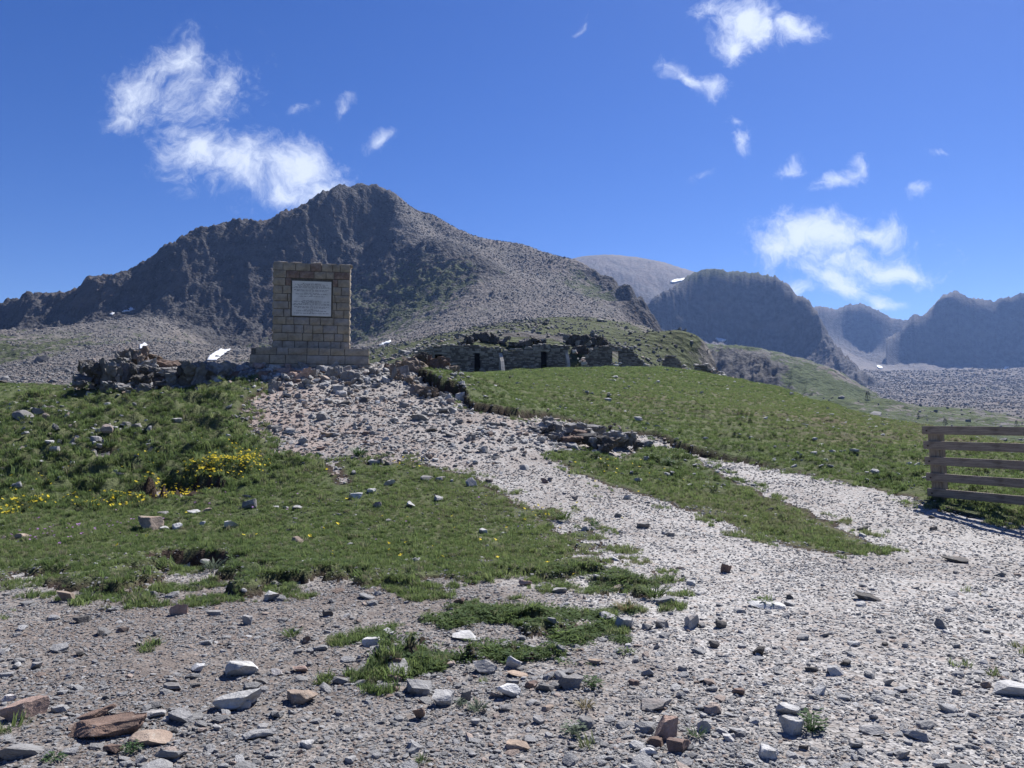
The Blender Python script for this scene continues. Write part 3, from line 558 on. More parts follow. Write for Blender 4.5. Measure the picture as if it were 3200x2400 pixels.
# ------------------------------------------------------------------ rocks
def ico(sub):
    bm = bmesh.new(); bmesh.ops.create_icosphere(bm, subdivisions=sub, radius=1.0)
    v = np.array([x.co[:] for x in bm.verts]); f = np.array([[l.index for l in p.verts] for p in bm.faces]); bm.free(); return v, f
ICO = {k: ico(k) for k in (1, 2, 3, 4)}
def hash3(i, j, k, seed):
    return hash2(i + k * 57, j + k * 113, seed)
def vnoise3(p, seed):
    i = np.floor(p); f = p - i; f = f * f * (3 - 2 * f); r = 0
    for a in (0, 1):
        for b in (0, 1):
            for c in (0, 1):
                w = (f[:, 0] if a else 1 - f[:, 0]) * (f[:, 1] if b else 1 - f[:, 1]) * (f[:, 2] if c else 1 - f[:, 2])
                r = r + w * hash3(i[:, 0] + a, i[:, 1] + b, i[:, 2] + c, seed)
    return r * 2 - 1
def rock_geo(seed, sub=2, cuts=11, rough=.05, keep=.62, crag=0):
    """an angular stone: a ball cut by random planes, then roughened; unit half-size, flat underside"""
    rs = np.random.RandomState(seed); v, f = ICO[sub]; v = v.copy()
    n = rs.normal(size=(cuts, 3)); n /= np.linalg.norm(n, axis=1)[:, None]; n[0] = (rs.normal() * .12, rs.normal() * .12, 1)
    d = rs.uniform(keep - .18, keep + .22, cuts); d[0] = keep * rs.uniform(.8, 1.1)
    for k in range(cuts):
        nk = n[k] / np.linalg.norm(n[k]); e = v @ nk - d[k]; v -= np.outer(np.maximum(e, 0), nk)
    if rough:
        v *= (1 + rough * vnoise3(v * 2.2 + seed, seed) + rough * .6 * vnoise3(v * 5.1 + seed, seed + 1))[:, None]
        if sub > 2: v *= (1 + rough * .5 * vnoise3(v * 11 + seed, seed + 2))[:, None]
    if crag:                                        # joints: the rock steps in and out block by block
        a = np.array([[.86, .3, .41], [-.42, .88, .2], [-.3, -.36, .88]]); q = v @ a.T
        for fr, am in ((2.1, crag), (4.3, crag * .5)):
            c = np.floor(q * fr + seed * .37 + .25 * vnoise3(v * 3, seed)[:, None]); v = v * (1 + am * (hash3(c[:, 0], c[:, 1], c[:, 2], seed) - .5))[:, None]
    v -= (v.max(0) + v.min(0)) / 2; v /= np.abs(v).max(0)
    return v, f
ROCKM = {}
def rock_mesh(seed, sub=2, cuts=11, rough=.05, keep=.62, mat='rock', crag=0):
    k = (seed, sub, cuts, rough, keep, crag, mat)
    if k not in ROCKM:
        v, f = rock_geo(*k[:6]); ROCKM[k] = link_mesh('rock', v, f, 3, [MAT[mat]], smooth=False)
    return ROCKM[k]
TONE = {'white': (.52, .52, .51), 'pale': (.40, .395, .385), 'grey': (.25, .245, .24), 'dark': (.10, .095, .09), 'brown': (.20, .135, .105), 'red': (.215, .15, .125), 'pink': (.38, .27, .225), 'tan': (.34, .27, .215), 'orange': (.38, .295, .225)}
rnd = random.Random(7)
def rock_obj(name, x, y, z, hx, hy, hz, tone, seed, sub=2, rot=None, tilt=(0, 0), sink=.25, parent=None, keep=.62, cuts=11, rough=.05, crag=0, **kw):
    o = put(name, rock_mesh(seed, sub, cuts, rough, keep, crag=crag), parent, **kw)
    o.location = (x, y, z + hz * (1 - 2 * sink)); o.scale = (hx, hy, hz)
    o.rotation_euler = (tilt[0], tilt[1], rnd.uniform(0, 6.28) if rot is None else rot)
    c = TONE[tone]; j = rnd.uniform(.88, 1.12); o.color = (c[0] * j, c[1] * j, c[2] * j, 1); return o
USED = []                                            # where big stones lie (x, y, radius)
def traced_rocks(rows, name='rock', group=None, **kw):
    """rows: (left, top, right, bottom in photo px, tone, label or None[, options])"""
    B = np.array([r[:4] for r in rows], float); h = hit((B[:, 0] + B[:, 2]) / 2, B[:, 3] - 2)
    zz = gzf(h[:, 0], h[:, 1]); out = []
    for i, r in enumerate(rows):
        opt = dict(kw); opt.update(r[6] if len(r) > 6 else {}); Y = h[i, 1]
        w = (B[i, 2] - B[i, 0]) / F * Y; e = (B[i, 3] - B[i, 1]) / F * Y; dep = math.atan2(CAMZ - h[i, 2], Y)
        fl = opt.pop('flat', None); dpt = opt.pop('depth', .75) * w
        hgt = min(.55 * w, max(.28 * w, (e - .8 * dpt * math.sin(max(dep, 0))) * 1.25)) if fl is None else fl * w
        up = opt.pop('lift', 0)
        lab = r[5]; sub = opt.pop('sub', 4 if w * F / Y > 60 else 3); grp = opt.pop('group', group)
        o = rock_obj(opt.pop('name', name), h[i, 0], Y + dpt * .42, max(zz[i], h[i, 2]) + up, w * .5, dpt * .5, hgt * .62, r[4], opt.pop('seed', 100 + len(USED)), sub, rot=opt.pop('rot', rnd.uniform(-.35, .35)), tilt=opt.pop('tilt', (rnd.uniform(-.12, .12), rnd.uniform(-.12, .12))), sink=.33, label=lab or opt.pop('zone', None), cat='rock', group=grp, keep=opt.pop('keep', .48), rough=opt.pop('rough', .075), cuts=opt.pop('cuts', 9), **{k: v for k, v in opt.items() if k not in ('zone',)})
        USED.append((h[i, 0], Y + dpt * .4, w * .5)); out.append(o)
    return out
G_FORE = 'loose stones on the foreground gravel'
Z_FORE = 'loose angular grey stone lying on the gravel in the foreground'
fore = [
    (658, 2130, 803, 2232, 'white', 'large pale slab propped up at an angle above its own dark shadow', dict(tilt=(-.28, -.30), depth=.8, flat=.30, lift=.02)),
    (687, 2065, 793, 2118, 'white', 'white blocky stone with flat top just behind the tilted pale slab', dict(tilt=(-.05, .12), flat=.42)),
    (725, 2188, 779, 2226, 'white', 'small white stone leaning on the lower edge of the tilted slab'),
    (532, 2213, 588, 2252, 'grey', 'grey stone in front of the tilted slab, in its shadow'),
    (193, 2213, 426, 2312, 'brown', 'long layered reddish brown slab lying on the gravel', dict(rot=.25, flat=.21, depth=.46, cuts=9, keep=.5, crag=.12, tilt=(.10, -.06))),
    (218, 2180, 345, 2252, 'brown', 'thin brown slab tilted up behind the long reddish slab', dict(rot=.45, tilt=(.1, -.25), flat=.2, depth=.4)),
    (0, 2181, 121, 2258, 'pink', 'pinkish broken rock beside a dark hollow with small green weeds', dict(rot=.3, tilt=(0, -.2))),
    (382, 2280, 513, 2336, 'tan', 'flat tan slab half buried beside a small dark green weed', dict(flat=.25, rot=.2)),
    (314, 2322, 376, 2354, 'brown', 'dark brown stone touching the end of the flat tan slab'),
    (885, 2164, 984, 2214, 'tan', 'rounded tan and grey boulder alone on bare gravel', dict(flat=.45)),
    (527, 1881, 580, 1924, 'pink', 'pinkish cube-like stone with a long shadow below the turf edge', dict(flat=.75, depth=.8)),
    (755, 1920, 788, 1956, 'grey', 'grey pointed stone standing upright on the gravel', dict(flat=1.0)),
    (164, 1850, 222, 1886, 'tan', 'tan stone at the bottom edge of the grass, by a dark tuft', dict(flat=.6)),
    (808, 1847, 871, 1880, 'white', 'pale stone tucked under the edge of a bright green turf clump'),
    (934, 1980, 965, 2013, 'red', 'small reddish stone beside a grass tuft on open gravel', dict(flat=.9)),
    (832, 1814, 880, 1836, 'grey', 'grey stone half hidden in bright green turf clump'),
    (1346, 2138, 1418, 2209, 'pale', 'pale smooth boulder with a flat light top beside a grey-green tuft', dict(flat=.62)),
    (1302, 2135, 1346, 2170, 'pale', 'small pale block left of the pale smooth boulder', dict(flat=.6)),
    (1438, 2145, 1471, 2192, 'grey', 'narrow grey upright stone right of the pale smooth boulder', dict(flat=1.1)),
    (1474, 2051, 1554, 2105, 'pale', 'pale ribbed slab leaning out of the turf edge', dict(tilt=(-.5, .15), flat=.45)),
    (1580, 2046, 1626, 2093, 'white', 'pale pointed stone leaning right at the edge of the leafy patch', dict(tilt=(-.2, .4), flat=.8)),
    (1583, 2087, 1655, 2122, 'orange', 'flat orange stone lying below the leafy patch', dict(flat=.2, tilt=(-.25, .1))),
    (1556, 2138, 1626, 2185, 'white', 'white streaked boulder casting a dark shadow below the orange stone', dict(flat=.6)),
    (1641, 2133, 1684, 2161, 'red', 'small reddish stone touching the white streaked boulder'),
    (1738, 2111, 1825, 2166, 'grey', 'grey wedge-shaped rock with a sharp ridge', dict(flat=.5, rot=.5)),
    (2013, 2155, 2110, 2224, 'grey', 'flat square grey slab with weathered surface', dict(flat=.22, depth=.95, rot=-.15)),
    (2042, 2239, 2130, 2320, 'pink', 'large pinkish peaked rock at the back of a group of three', dict(flat=.85, rot=.2)),
    (2086, 2310, 2168, 2364, 'red', 'dark red-brown angular rock in front of the pinkish peaked rock', dict(flat=.6)),
    (2023, 2300, 2081, 2340, 'brown', 'dull brown stone left of the dark red-brown rock'),
    (1999, 2339, 2052, 2373, 'white', 'pale rounded stone below the dull brown stone', dict(flat=.55)),
    (1583, 2310, 1658, 2347, 'orange', 'flat cream and orange stone alone on foreground gravel', dict(flat=.3)),
    (1805, 2237, 1859, 2277, 'grey', 'rounded grey cobble behind a grey-green plant', dict(flat=.6)),
    (1665, 2235, 1704, 2262, 'pale', None), (1288, 2208, 1331, 2248, 'brown', 'brownish block standing alone on dark gravel', dict(flat=.8)),
    (1128, 1990, 1188, 2025, 'white', 'pale stone at the left tip of the small turf island', dict(flat=.5)),
    (1169, 2036, 1220, 2073, 'grey', 'upper grey stone wedged under the small turf island', dict(flat=.6)), (1166, 2075, 1202, 2096, 'grey', 'lower grey stone wedged under the small turf island'), (1215, 2070, 1256, 2100, 'brown', 'brown stone wedged under the small turf island'),
    (1409, 1978, 1505, 2006, 'white', 'long flat white slab beside the leafy patch', dict(flat=.16)), (1404, 1915, 1481, 1938, 'pink', 'flat pinkish slab flush with the ground above the leafy patch', dict(flat=.14)),
    (1418, 1858, 1452, 1898, 'brown', 'dark brown upright stone among pale pebbles', dict(flat=.9)), (1921, 1913, 1984, 1967, 'pale', 'pale tilted rock at the path edge below a grass clump', dict(flat=.6, rot=-.5)),
    (2008, 1947, 2042, 1972, 'grey', 'grey stone, first of a row of three on the path', dict(flat=.6)), (2047, 1932, 2091, 1967, 'grey', 'grey stone, middle of a row of three on the path', dict(flat=.6)), (2140, 1906, 2193, 1965, 'white', 'white upright block at the end of a row of stones', dict(flat=.85, rot=.4)),
    (2180, 1925, 2206, 1962, 'grey', 'grey stone touching the white upright block'), (2232, 1932, 2275, 1962, 'dark', 'dark grey stone beside the white upright block'),
    (1723, 1838, 1771, 1858, 'pale', None), (1621, 1814, 1663, 1834, 'pink', None),
    (2251, 1763, 2290, 1796, 'brown', 'dark brown cube-shaped stone alone on pale gravel', dict(flat=.85)), (2348, 1860, 2464, 1909, 'white', 'broad flat white slab on gravel above small green weeds', dict(flat=.16, rot=-.1)), (2454, 1850, 2481, 1873, 'dark', 'dark stone at the far tip of the broad white slab'),
    (2677, 1845, 2759, 1882, 'dark', 'long dark flat stone lying across pale gravel', dict(flat=.22, rot=-.4, depth=.4)), (2357, 2014, 2396, 2049, 'dark', 'dark grey triangular stone on pale gravel', dict(flat=.8)), (2217, 1990, 2251, 2023, 'dark', None), (2590, 2077, 2643, 2115, 'white', 'white block with flat top on the gravel track', dict(flat=.6)),
    (2522, 2085, 2560, 2105, 'dark', None), (2628, 2063, 2672, 2088, 'dark', None), (2435, 2201, 2512, 2240, 'white', 'white stone behind the white boulder with the green plant', dict(flat=.45)), (2449, 2235, 2522, 2302, 'white', 'white boulder right beside a dark green leafy plant', dict(flat=.8)),
    (2372, 2329, 2440, 2378, 'white', 'white humped stone on the near gravel', dict(flat=.6)), (2183, 2252, 2227, 2301, 'white', 'white upright stone beside the red-brown rock', dict(flat=.95)), (2696, 2266, 2769, 2301, 'pale', 'pale flat cobble on the near gravel track', dict(flat=.35)),
    (2290, 2150, 2331, 2178, 'red', 'small dark red stone on gravel', dict(flat=.6)), (2928, 1932, 2962, 1967, 'grey', 'grey pointed stone standing on the wide gravel track', dict(flat=1.0)), (2759, 1985, 2781, 2021, 'dark', None), (2765, 2112, 2798, 2140, 'grey', None), (2807, 2341, 2856, 2373, 'grey', None),
    (2962, 1734, 3044, 1757, 'dark', 'dark flat rock slab flush with the gravel track', dict(flat=.12)), (2262, 2295, 2305, 2325, 'pale', None), (2264, 2292, 2300, 2318, 'grey', None), (2980, 2140, 3010, 2170, 'grey', None), (3175, 2140, 3205, 2172, 'grey', None),
    (2500, 2330, 2530, 2350, 'dark', None), (2120, 2075, 2150, 2100, 'grey', None), (640, 1905, 690, 1925, 'pale', None), (220, 1925, 270, 1948, 'dark', None), (300, 1970, 330, 1986, 'dark', None), (225, 2035, 258, 2050, 'dark', None), (410, 1995, 440, 2020, 'pale', None), (30, 2065, 62, 2090, 'white', None), (90, 2068, 125, 2092, 'grey', None),
    (0, 2160, 40, 2196, 'white', None), (430, 2225, 510, 2256, 'pale', None), (800, 2265, 835, 2295, 'pale', None), (660, 2265, 690, 2290, 'pale', None), (895, 2225, 920, 2242, 'pale', None), (930, 2305, 975, 2345, 'pale', None), (590, 2075, 640, 2095, 'white', None), (840, 2090, 880, 2118, 'pale', None), (800, 2120, 838, 2140, 'grey', None), (905, 2080, 960, 2102, 'pink', None), (500, 2140, 560, 2160, 'grey', None),
    (1075, 2360, 1110, 2390, 'pale', None), (1470, 2235, 1500, 2266, 'pale', None), (1558, 2200, 1600, 2225, 'pale', None), (1690, 2205, 1735, 2225, 'tan', None), (1220, 2130, 1245, 2160, 'red', None), (1000, 1900, 1040, 1930, 'dark', None), (1840, 2060, 1885, 2080, 'orange', None), (1965, 2125, 2000, 2150, 'red', None)]
TW = {'white': 'whitish', 'pale': 'pale grey', 'grey': 'grey', 'dark': 'dark', 'brown': 'brown', 'red': 'reddish', 'pink': 'pinkish', 'tan': 'tan', 'orange': 'orange'}
MARKS = [(730, 2180, 'tilted pale slab'), (310, 2262, 'long layered reddish slab'), (60, 2220, 'pinkish broken rock'), (450, 2308, 'flat tan slab'), (935, 2190, 'rounded tan boulder'), (553, 1902, 'pinkish cube-like stone'), (771, 1940, 'grey pointed stone'), (193, 1868, 'tan stone at the grass edge'), (950, 1997, 'small reddish stone'), (1382, 2175, 'pale smooth boulder'), (1590, 2162, 'white streaked boulder'), (1780, 2140, 'grey wedge-shaped rock'), (2060, 2190, 'flat square grey slab'), (2090, 2300, 'pinkish peaked rock'), (1620, 2330, 'cream and orange stone'), (1310, 2228, 'brownish lone block'), (1180, 2040, 'small turf island'), (1455, 1990, 'long flat white slab'), (1950, 1940, 'pale tilted rock'), (2166, 1935, 'white upright block'), (2270, 1780, 'dark brown cube stone'), (2405, 1885, 'broad flat white slab'), (2718, 1863, 'long dark flat stone'), (2376, 2030, 'dark triangular stone'), (2616, 2096, 'white flat-topped block'), (2485, 2268, 'white boulder with the plant'), (2405, 2353, 'white humped stone'), (2732, 2283, 'pale flat cobble'), (2945, 1950, 'grey pointed stone on the track'), (3000, 1745, 'dark slab flush with the track'),
    (450, 1640, 'largest lawn boulder'), (710, 1646, 'rusty-topped white stone'), (780, 1575, 'grey upright lawn rock'), (1280, 1580, 'white tilted pointed stone'), (1214, 1507, 'stacked pale stone'), (925, 1707, 'tan rounded lawn stone'), (55, 1676, 'purple flowers'), (410, 1240 + 515, 'dark hollow in the turf'), (1053, 1210, 'pale peaked rock'), (1005, 1304, 'rock with grass at both sides'), (1231, 1312, 'pale squat block'), (1309, 1300, 'long low grey rock'), (1342, 1348, 'dark flat rock'), (1541, 1323, 'flat grey slab on the path'), (1473, 1370, 'grey upright path stone'), (1506, 1403, 'pale humped path stone'), (1176, 1441, 'dark broken rock'), (1120, 1430, 'broad dark tuft'), (1850, 1390, 'layered rock ledge'), (1760, 1620, 'green spiky tuft'), (2090, 1455, 'dark green bush'), (2918, 1560, 'fence post'), (850, 1205, 'grey upright block'), (1640, 1480, 'head of the grass strip'), (2680, 1700, 'tip of the grass strip'),
    (720, 1440, 'yellow flowers'), (300, 1225, 'dark jagged outcrop'), (600, 1225, 'grey-brown bedrock hump'), (60, 1310, 'two grey blocks at the far edge'), (250, 1340, 'row of white stones on the bank'), (100, 1560, 'yellow flowers at the bank foot')]
def near_label(r, kind):
    u, v = (r[0] + r[2]) / 2, r[3]; m = min(MARKS, key=lambda q: (q[0] - u) ** 2 + 2.5 * (q[1] - v) ** 2 if abs(q[0] - u) + abs(q[1] - v) > 14 else 1e12)
    big = r[2] - r[0]; return '%s %s %s near the %s' % ('small' if big < 30 else 'medium-sized', TW[r[4]], kind, m[2])
traced_rocks([r if r[5] else (*r[:5], near_label(r, 'loose stone'), *r[6:]) for r in fore], group=G_FORE)
Z_LAWN = 'small pale stone lying in the short grass of the lawn'
lawn = [
    (409, 1611, 490, 1666, 'tan', 'largest tan boulder on the lawn, below the yellow flowers', dict(flat=.62)), (486, 1599, 521, 1618, 'grey', 'grey stone just right of the largest lawn boulder', dict(flat=.4, rot=.3)), (533, 1639, 563, 1663, 'white', 'white stone with a dark side near the largest lawn boulder', dict(flat=.75)),
    (496, 1651, 526, 1664, 'white', None), (618, 1637, 641, 1652, 'white', None), (687, 1631, 736, 1662, 'white', 'white stone with rusty top at the edge of bright green grass', dict(flat=.6)), (757, 1562, 800, 1597, 'grey', 'grey upright rock, lower of two on the lawn', dict(flat=.8)), (757, 1541, 785, 1563, 'grey', 'grey rock just behind the grey upright rock on the lawn'),
    (578, 1600, 620, 1614, 'white', None), (626, 1592, 658, 1608, 'tan', None), (30, 1667, 78, 1686, 'tan', 'flat tan stone among purple flowers'), (0, 1663, 18, 1686, 'tan', None), (1194, 1497, 1234, 1518, 'white', 'pale stone resting on a flatter one at the top of the lawn', dict(flat=.5)), (1143, 1522, 1173, 1544, 'white', None),
    (1263, 1564, 1297, 1594, 'white', 'white tilted pointed stone in the middle of the lawn', dict(flat=.5, rot=-.6, tilt=(0, .4))), (1164, 1558, 1192, 1592, 'grey', 'grey stone with white top beside the white tilted stone', dict(flat=.8)), (1046, 1598, 1068, 1616, 'grey', None), (905, 1693, 945, 1721, 'tan', 'tan rounded stone on the lower lawn', dict(flat=.55)), (1086, 1545, 1130, 1564, 'white', None), (880, 1585, 905, 1592, 'white', None), (845, 1585, 870, 1593, 'white', None), (910, 1582, 945, 1596, 'pale', None),
    (1495, 1655, 1524, 1676, 'white', None), (1200, 1622, 1222, 1638, 'grey', None), (888, 1652, 908, 1672, 'dark', None), (1245, 1677, 1262, 1700, 'dark', None), (1080, 1710, 1104, 1722, 'pale', None), (912, 1612, 928, 1630, 'grey', None), (1360, 1300 + 190, 1396, 1503, 'pale', None), (1310, 1488, 1355, 1502, 'grey', None),
    (620, 1748, 650, 1760, 'pale', None), (285, 1785, 302, 1800, 'white', None), (70, 1805, 95, 1825, 'white', None)]
traced_rocks([r if r[5] else (*r[:5], near_label(r, 'stone in the grass'), *r[6:]) for r in lawn], group='pale stones scattered over the lawn', sub=3)
bank = [(330, 540, 400, 572, 'white'), (90, 595, 150, 622, 'white'), (430, 325, 492, 352, 'white'), (620, 362, 680, 402, 'white'), (690, 358, 730, 392, 'white'), (725, 370, 765, 396, 'pale'), (915, 288, 992, 332, 'grey'), (1100, 450, 1205, 492, 'pale'), (878, 500, 940, 528, 'white'), (780, 580, 818, 602, 'pale'), (978, 555, 1022, 578, 'grey'), (1300, 300, 1385, 346, 'pale'),
    (75, 236, 225, 315, 'grey'), (215, 200, 335, 276, 'grey'), (345, 178, 442, 220, 'pale'), (790, 128, 842, 168, 'white'), (570, 174, 602, 192, 'white'), (1108, 258, 1135, 288, 'pale'), (636, 718, 692, 758, 'pale'), (828, 668, 905, 712, 'pale'), (222, 842, 252, 862, 'white'), (1310, 376, 1405, 404, 'pale'), (10, 300, 60, 340, 'pale'), (1000, 300, 1080, 340, 'grey'), (130, 640, 180, 668, 'pale'), (60, 130, 120, 170, 'pale'), (230, 60, 262, 96, 'white'), (440, 150, 500, 176, 'pale'), (560, 420, 600, 444, 'pale'), (1450, 400, 1500, 420, 'white'), (30, 560, 70, 580, 'pale'), (490, 260, 530, 280, 'pale'), (740, 240, 790, 258, 'tan'), (860, 700, 960, 730, 'grey'), (1020, 640, 1060, 660, 'grey')]
traced_rocks([(a / 2.458, 1200 + b / 2.458, c / 2.458, 1200 + d / 2.458, t, near_label((a / 2.458, 0, c / 2.458, 1200 + d / 2.458, t), 'stone among tussocks')) for a, b, c, d, t in bank], group='stones in the grassy bank', sub=3)
Z_PATH = 'loose grey stone lying on the upper path below the monument'
upper = [
    (1032, 1193, 1074, 1228, 'pale', 'pale peaked rock on the path just below the grey boulder by the plinth', dict(flat=.7)), (1076, 1207, 1102, 1233, 'grey', None), (985, 1287, 1026, 1321, 'grey', 'grey rock with grass growing against both sides on the upper path', dict(flat=.7)), (1215, 1300, 1248, 1324, 'pale', 'pale squat block in the middle of the upper path', dict(flat=.6)), (1278, 1283, 1340, 1316, 'grey', 'long low grey rock on the upper path', dict(flat=.4)),
    (1318, 1340, 1366, 1357, 'dark', 'dark flat rock on the pale middle of the path', dict(flat=.3)), (1516, 1314, 1566, 1333, 'grey', 'flat grey slab lying on the path right of the middle', dict(flat=.3)), (1461, 1357, 1486, 1383, 'grey', 'grey upright stone on the path right of the middle', dict(flat=.95)), (1487, 1390, 1525, 1416, 'pale', 'pale humped stone on the path below the grey upright stone', dict(flat=.65)), (1390, 1356, 1424, 1373, 'grey', None), (1192, 1366, 1216, 1383, 'pale', None), (1418, 1312, 1446, 1329, 'grey', None),
    (1367, 1266, 1400, 1290, 'grey', None), (1398, 1266, 1430, 1290, 'pale', None), (1128, 1352, 1158, 1366, 'red', None), (984, 1398, 1012, 1412, 'red', 'small dark red stone on the pinkish part of the path'), (1000, 1352, 1040, 1372, 'orange', 'orange stone among grey ones on the pinkish slope'), (1066, 1346, 1092, 1366, 'red', None), (1160, 1425, 1192, 1458, 'dark', 'dark broken rock at the head of the lawn', dict(flat=.8)), (1200, 1436, 1226, 1458, 'grey', None), (1127, 1384, 1150, 1396, 'brown', None), (1154, 1384, 1172, 1400, 'dark', None),
    (920, 1294, 948, 1315, 'pink', None), (846, 1330, 882, 1352, 'grey', None), (926, 1250, 956, 1260, 'white', None), (1010, 1252, 1040, 1264, 'grey', None), (1120, 1238, 1150, 1256, 'dark', None), (1245, 1250, 1278, 1272, 'grey', None), (1166, 1250, 1190, 1262, 'white', None), (1082, 1277, 1102, 1298, 'grey', None), (1100, 1284, 1120, 1298, 'pale', None), (1060, 1266, 1090, 1274, 'grey', None), (960, 1300, 990, 1316, 'pale', None), (1140, 1330, 1165, 1348, 'pale', None), (1038, 1222, 1084, 1240, 'pale', None), (1046, 1255, 1090, 1272, 'dark', None),
    (915, 1225, 942, 1243, 'grey', None), (872, 1232, 912, 1242, 'grey', None), (950, 1196, 978, 1214, 'pale', None), (995, 1196, 1018, 1218, 'grey', None), (1160, 1196, 1190, 1212, 'grey', None), (1128, 1200, 1146, 1214, 'grey', None), (828, 1454, 850, 1490, 'grey', None), (850, 1468, 874, 1490, 'pale', None),
    (1690, 1492, 1716, 1508, 'red', None), (1710, 1487, 1730, 1503, 'grey', None), (1785, 1535, 1808, 1560, 'grey', None), (1625, 1452, 1655, 1468, 'pale', None), (1515, 1492, 1540, 1508, 'dark', None), (1812, 1648, 1842, 1664, 'pale', None), (1992, 1632, 2032, 1656, 'grey', None), (2086, 1662, 2110, 1680, 'grey', None), (1920, 1602, 1945, 1618, 'grey', None), (1668, 1379, 1690, 1390, 'pale', None), (2680, 1648, 2720, 1664, 'dark', None), (2910, 1652, 2936, 1668, 'dark', None), (2400, 1588, 2420, 1602, 'dark', None), (2420, 1606, 2436, 1618, 'white', None), (2905, 1614, 2925, 1628, 'dark', None)]
traced_rocks([r if r[5] else (*r[:5], near_label(r, 'path stone' if r[3] < 1480 else 'loose stone'), *r[6:]) for r in upper], group='loose stones on the path and track', sub=3)

def outcrop(label, rows, tone='grey', name='rock_outcrop'):
    """bedrock showing through the turf: parts given by photo box and depth"""
    u = np.mean([(r[0] + r[2]) / 2 for r in rows]); Yc = np.mean([r[4] for r in rows]); x, _ = ray(u, HORIZON); X = float(x) * Yc
    root = put(name, None, label=label, cat='rock outcrop', loc=(X, Yc, float(gzf(X, Yc)[0])))
    ro = random.Random(int(u)); rows = list(rows)
    for r in list(rows):
        for q in range(2):
            w_, h_ = r[2] - r[0], r[3] - r[1]; k = ro.uniform(.32, .6); cu = ro.uniform(r[0], r[2]); cv = ro.uniform(r[1] + h_ * .1, r[3]); rows.append((cu - w_ * k / 2, cv - h_ * k / 2, cu + w_ * k / 2, cv + h_ * k / 2, r[4] - ro.uniform(.05, .3), ro.choice([r[5], r[5], 'grey', 'dark', 'pale']) if len(r) > 5 else 'grey'))
    for i, r in enumerate(rows):
        Y = r[4]; um, vm = (r[0] + r[2]) / 2, (r[1] + r[3]) / 2; xx, zz = ray(um, vm); w = (r[2] - r[0]) / F * Y; h = (r[3] - r[1]) / F * Y
        o = put('rock', rock_mesh(500 + i * 7 + int(u), 4 if w > .4 else 3, 9, .10, .50, crag=.42), root)
        o.scale = (w * .64, w * (r[6] if len(r) > 6 else .5), h * .68); o.rotation_euler = (rnd.uniform(-.25, .25), rnd.uniform(-.22, .22), rnd.uniform(-.5, .5))
        o.location = (float(xx) * Y - root.location.x, Y + w * .2 - root.location.y, CAMZ + float(zz) * Y - root.location.z - h * .06)
        c = TONE[r[5] if len(r) > 5 else tone]; j = rnd.uniform(.6, .85); o.color = (c[0] * j, c[1] * j, c[2] * j, 1)
        USED.append((float(xx) * Y, Y, w * .5))
    return root
outcrop('dark jagged rock outcrop on the left crest, topped by a cluster of pointed rocks', [
    (256, 1133, 320, 1200, 20.9, 'dark'), (300, 1130, 358, 1202, 21.0, 'grey'), (348, 1150, 372, 1198, 20.9, 'dark'), (358, 1134, 420, 1200, 21.1, 'grey'), (212, 1172, 268, 1206, 20.6, 'grey'), (408, 1142, 450, 1178, 21.5, 'grey'), (440, 1146, 496, 1188, 21.2, 'grey'), (420, 1170, 470, 1205, 20.7, 'dark'),
    (380, 1092, 430, 1132, 22.4, 'tan'), (398, 1088, 418, 1130, 22.2, 'grey'), (430, 1085, 462, 1122, 22.5, 'tan'), (418, 1098, 442, 1136, 22.1, 'tan'), (460, 1108, 500, 1124, 22.8, 'tan'), (360, 1100, 376, 1124, 22.3, 'pale'), (340, 1120, 400, 1150, 21.9, 'grey'), (440, 1120, 540, 1165, 22.2, 'brown'),
    (310, 1195, 370, 1228, 20.2, 'grey'), (360, 1200, 400, 1226, 20.0, 'pale'), (430, 1200, 462, 1222, 20.1, 'grey')], 'grey')
outcrop('grey-brown bedrock hump with broken edges beside the left end of the rubble', [
    (513, 1158, 575, 1214, 20.8, 'grey'), (560, 1134, 652, 1226, 20.7, 'grey'), (640, 1134, 708, 1186, 21.0, 'pale'), (552, 1142, 590, 1180, 21.2, 'grey'), (690, 1132, 728, 1172, 21.2, 'pale'), (490, 1190, 530, 1216, 20.5, 'dark'), (632, 1195, 690, 1226, 20.3, 'pale'), (500, 1150, 560, 1176, 21.4, 'grey')])
outcrop('craggy tan outcrop with a standing stone at its foot beside the path', [
    (1245, 1118, 1330, 1196, 23.0, 'tan'), (1290, 1114, 1370, 1190, 23.4, 'brown'), (1340, 1126, 1410, 1196, 23.2, 'brown'), (1380, 1146, 1432, 1200, 23.0, 'tan'), (1216, 1143, 1243, 1202, 22.0, 'tan'), (1242, 1146, 1282, 1190, 22.3, 'pale'), (1238, 1172, 1262, 1204, 21.9, 'tan'), (1250, 1176, 1294, 1208, 21.7, 'tan'), (1290, 1175, 1320, 1204, 21.9, 'pale'), (1330, 1168, 1384, 1196, 22.2, 'brown'),
    (1415, 1170, 1470, 1190, 25.5, 'pale'), (1284, 1204, 1326, 1246, 20.4, 'tan'), (1318, 1208, 1368, 1248, 20.2, 'tan'), (1200, 1140, 1222, 1180, 22.9, 'brown'), (1150, 1148, 1216, 1178, 23.2, 'brown')])
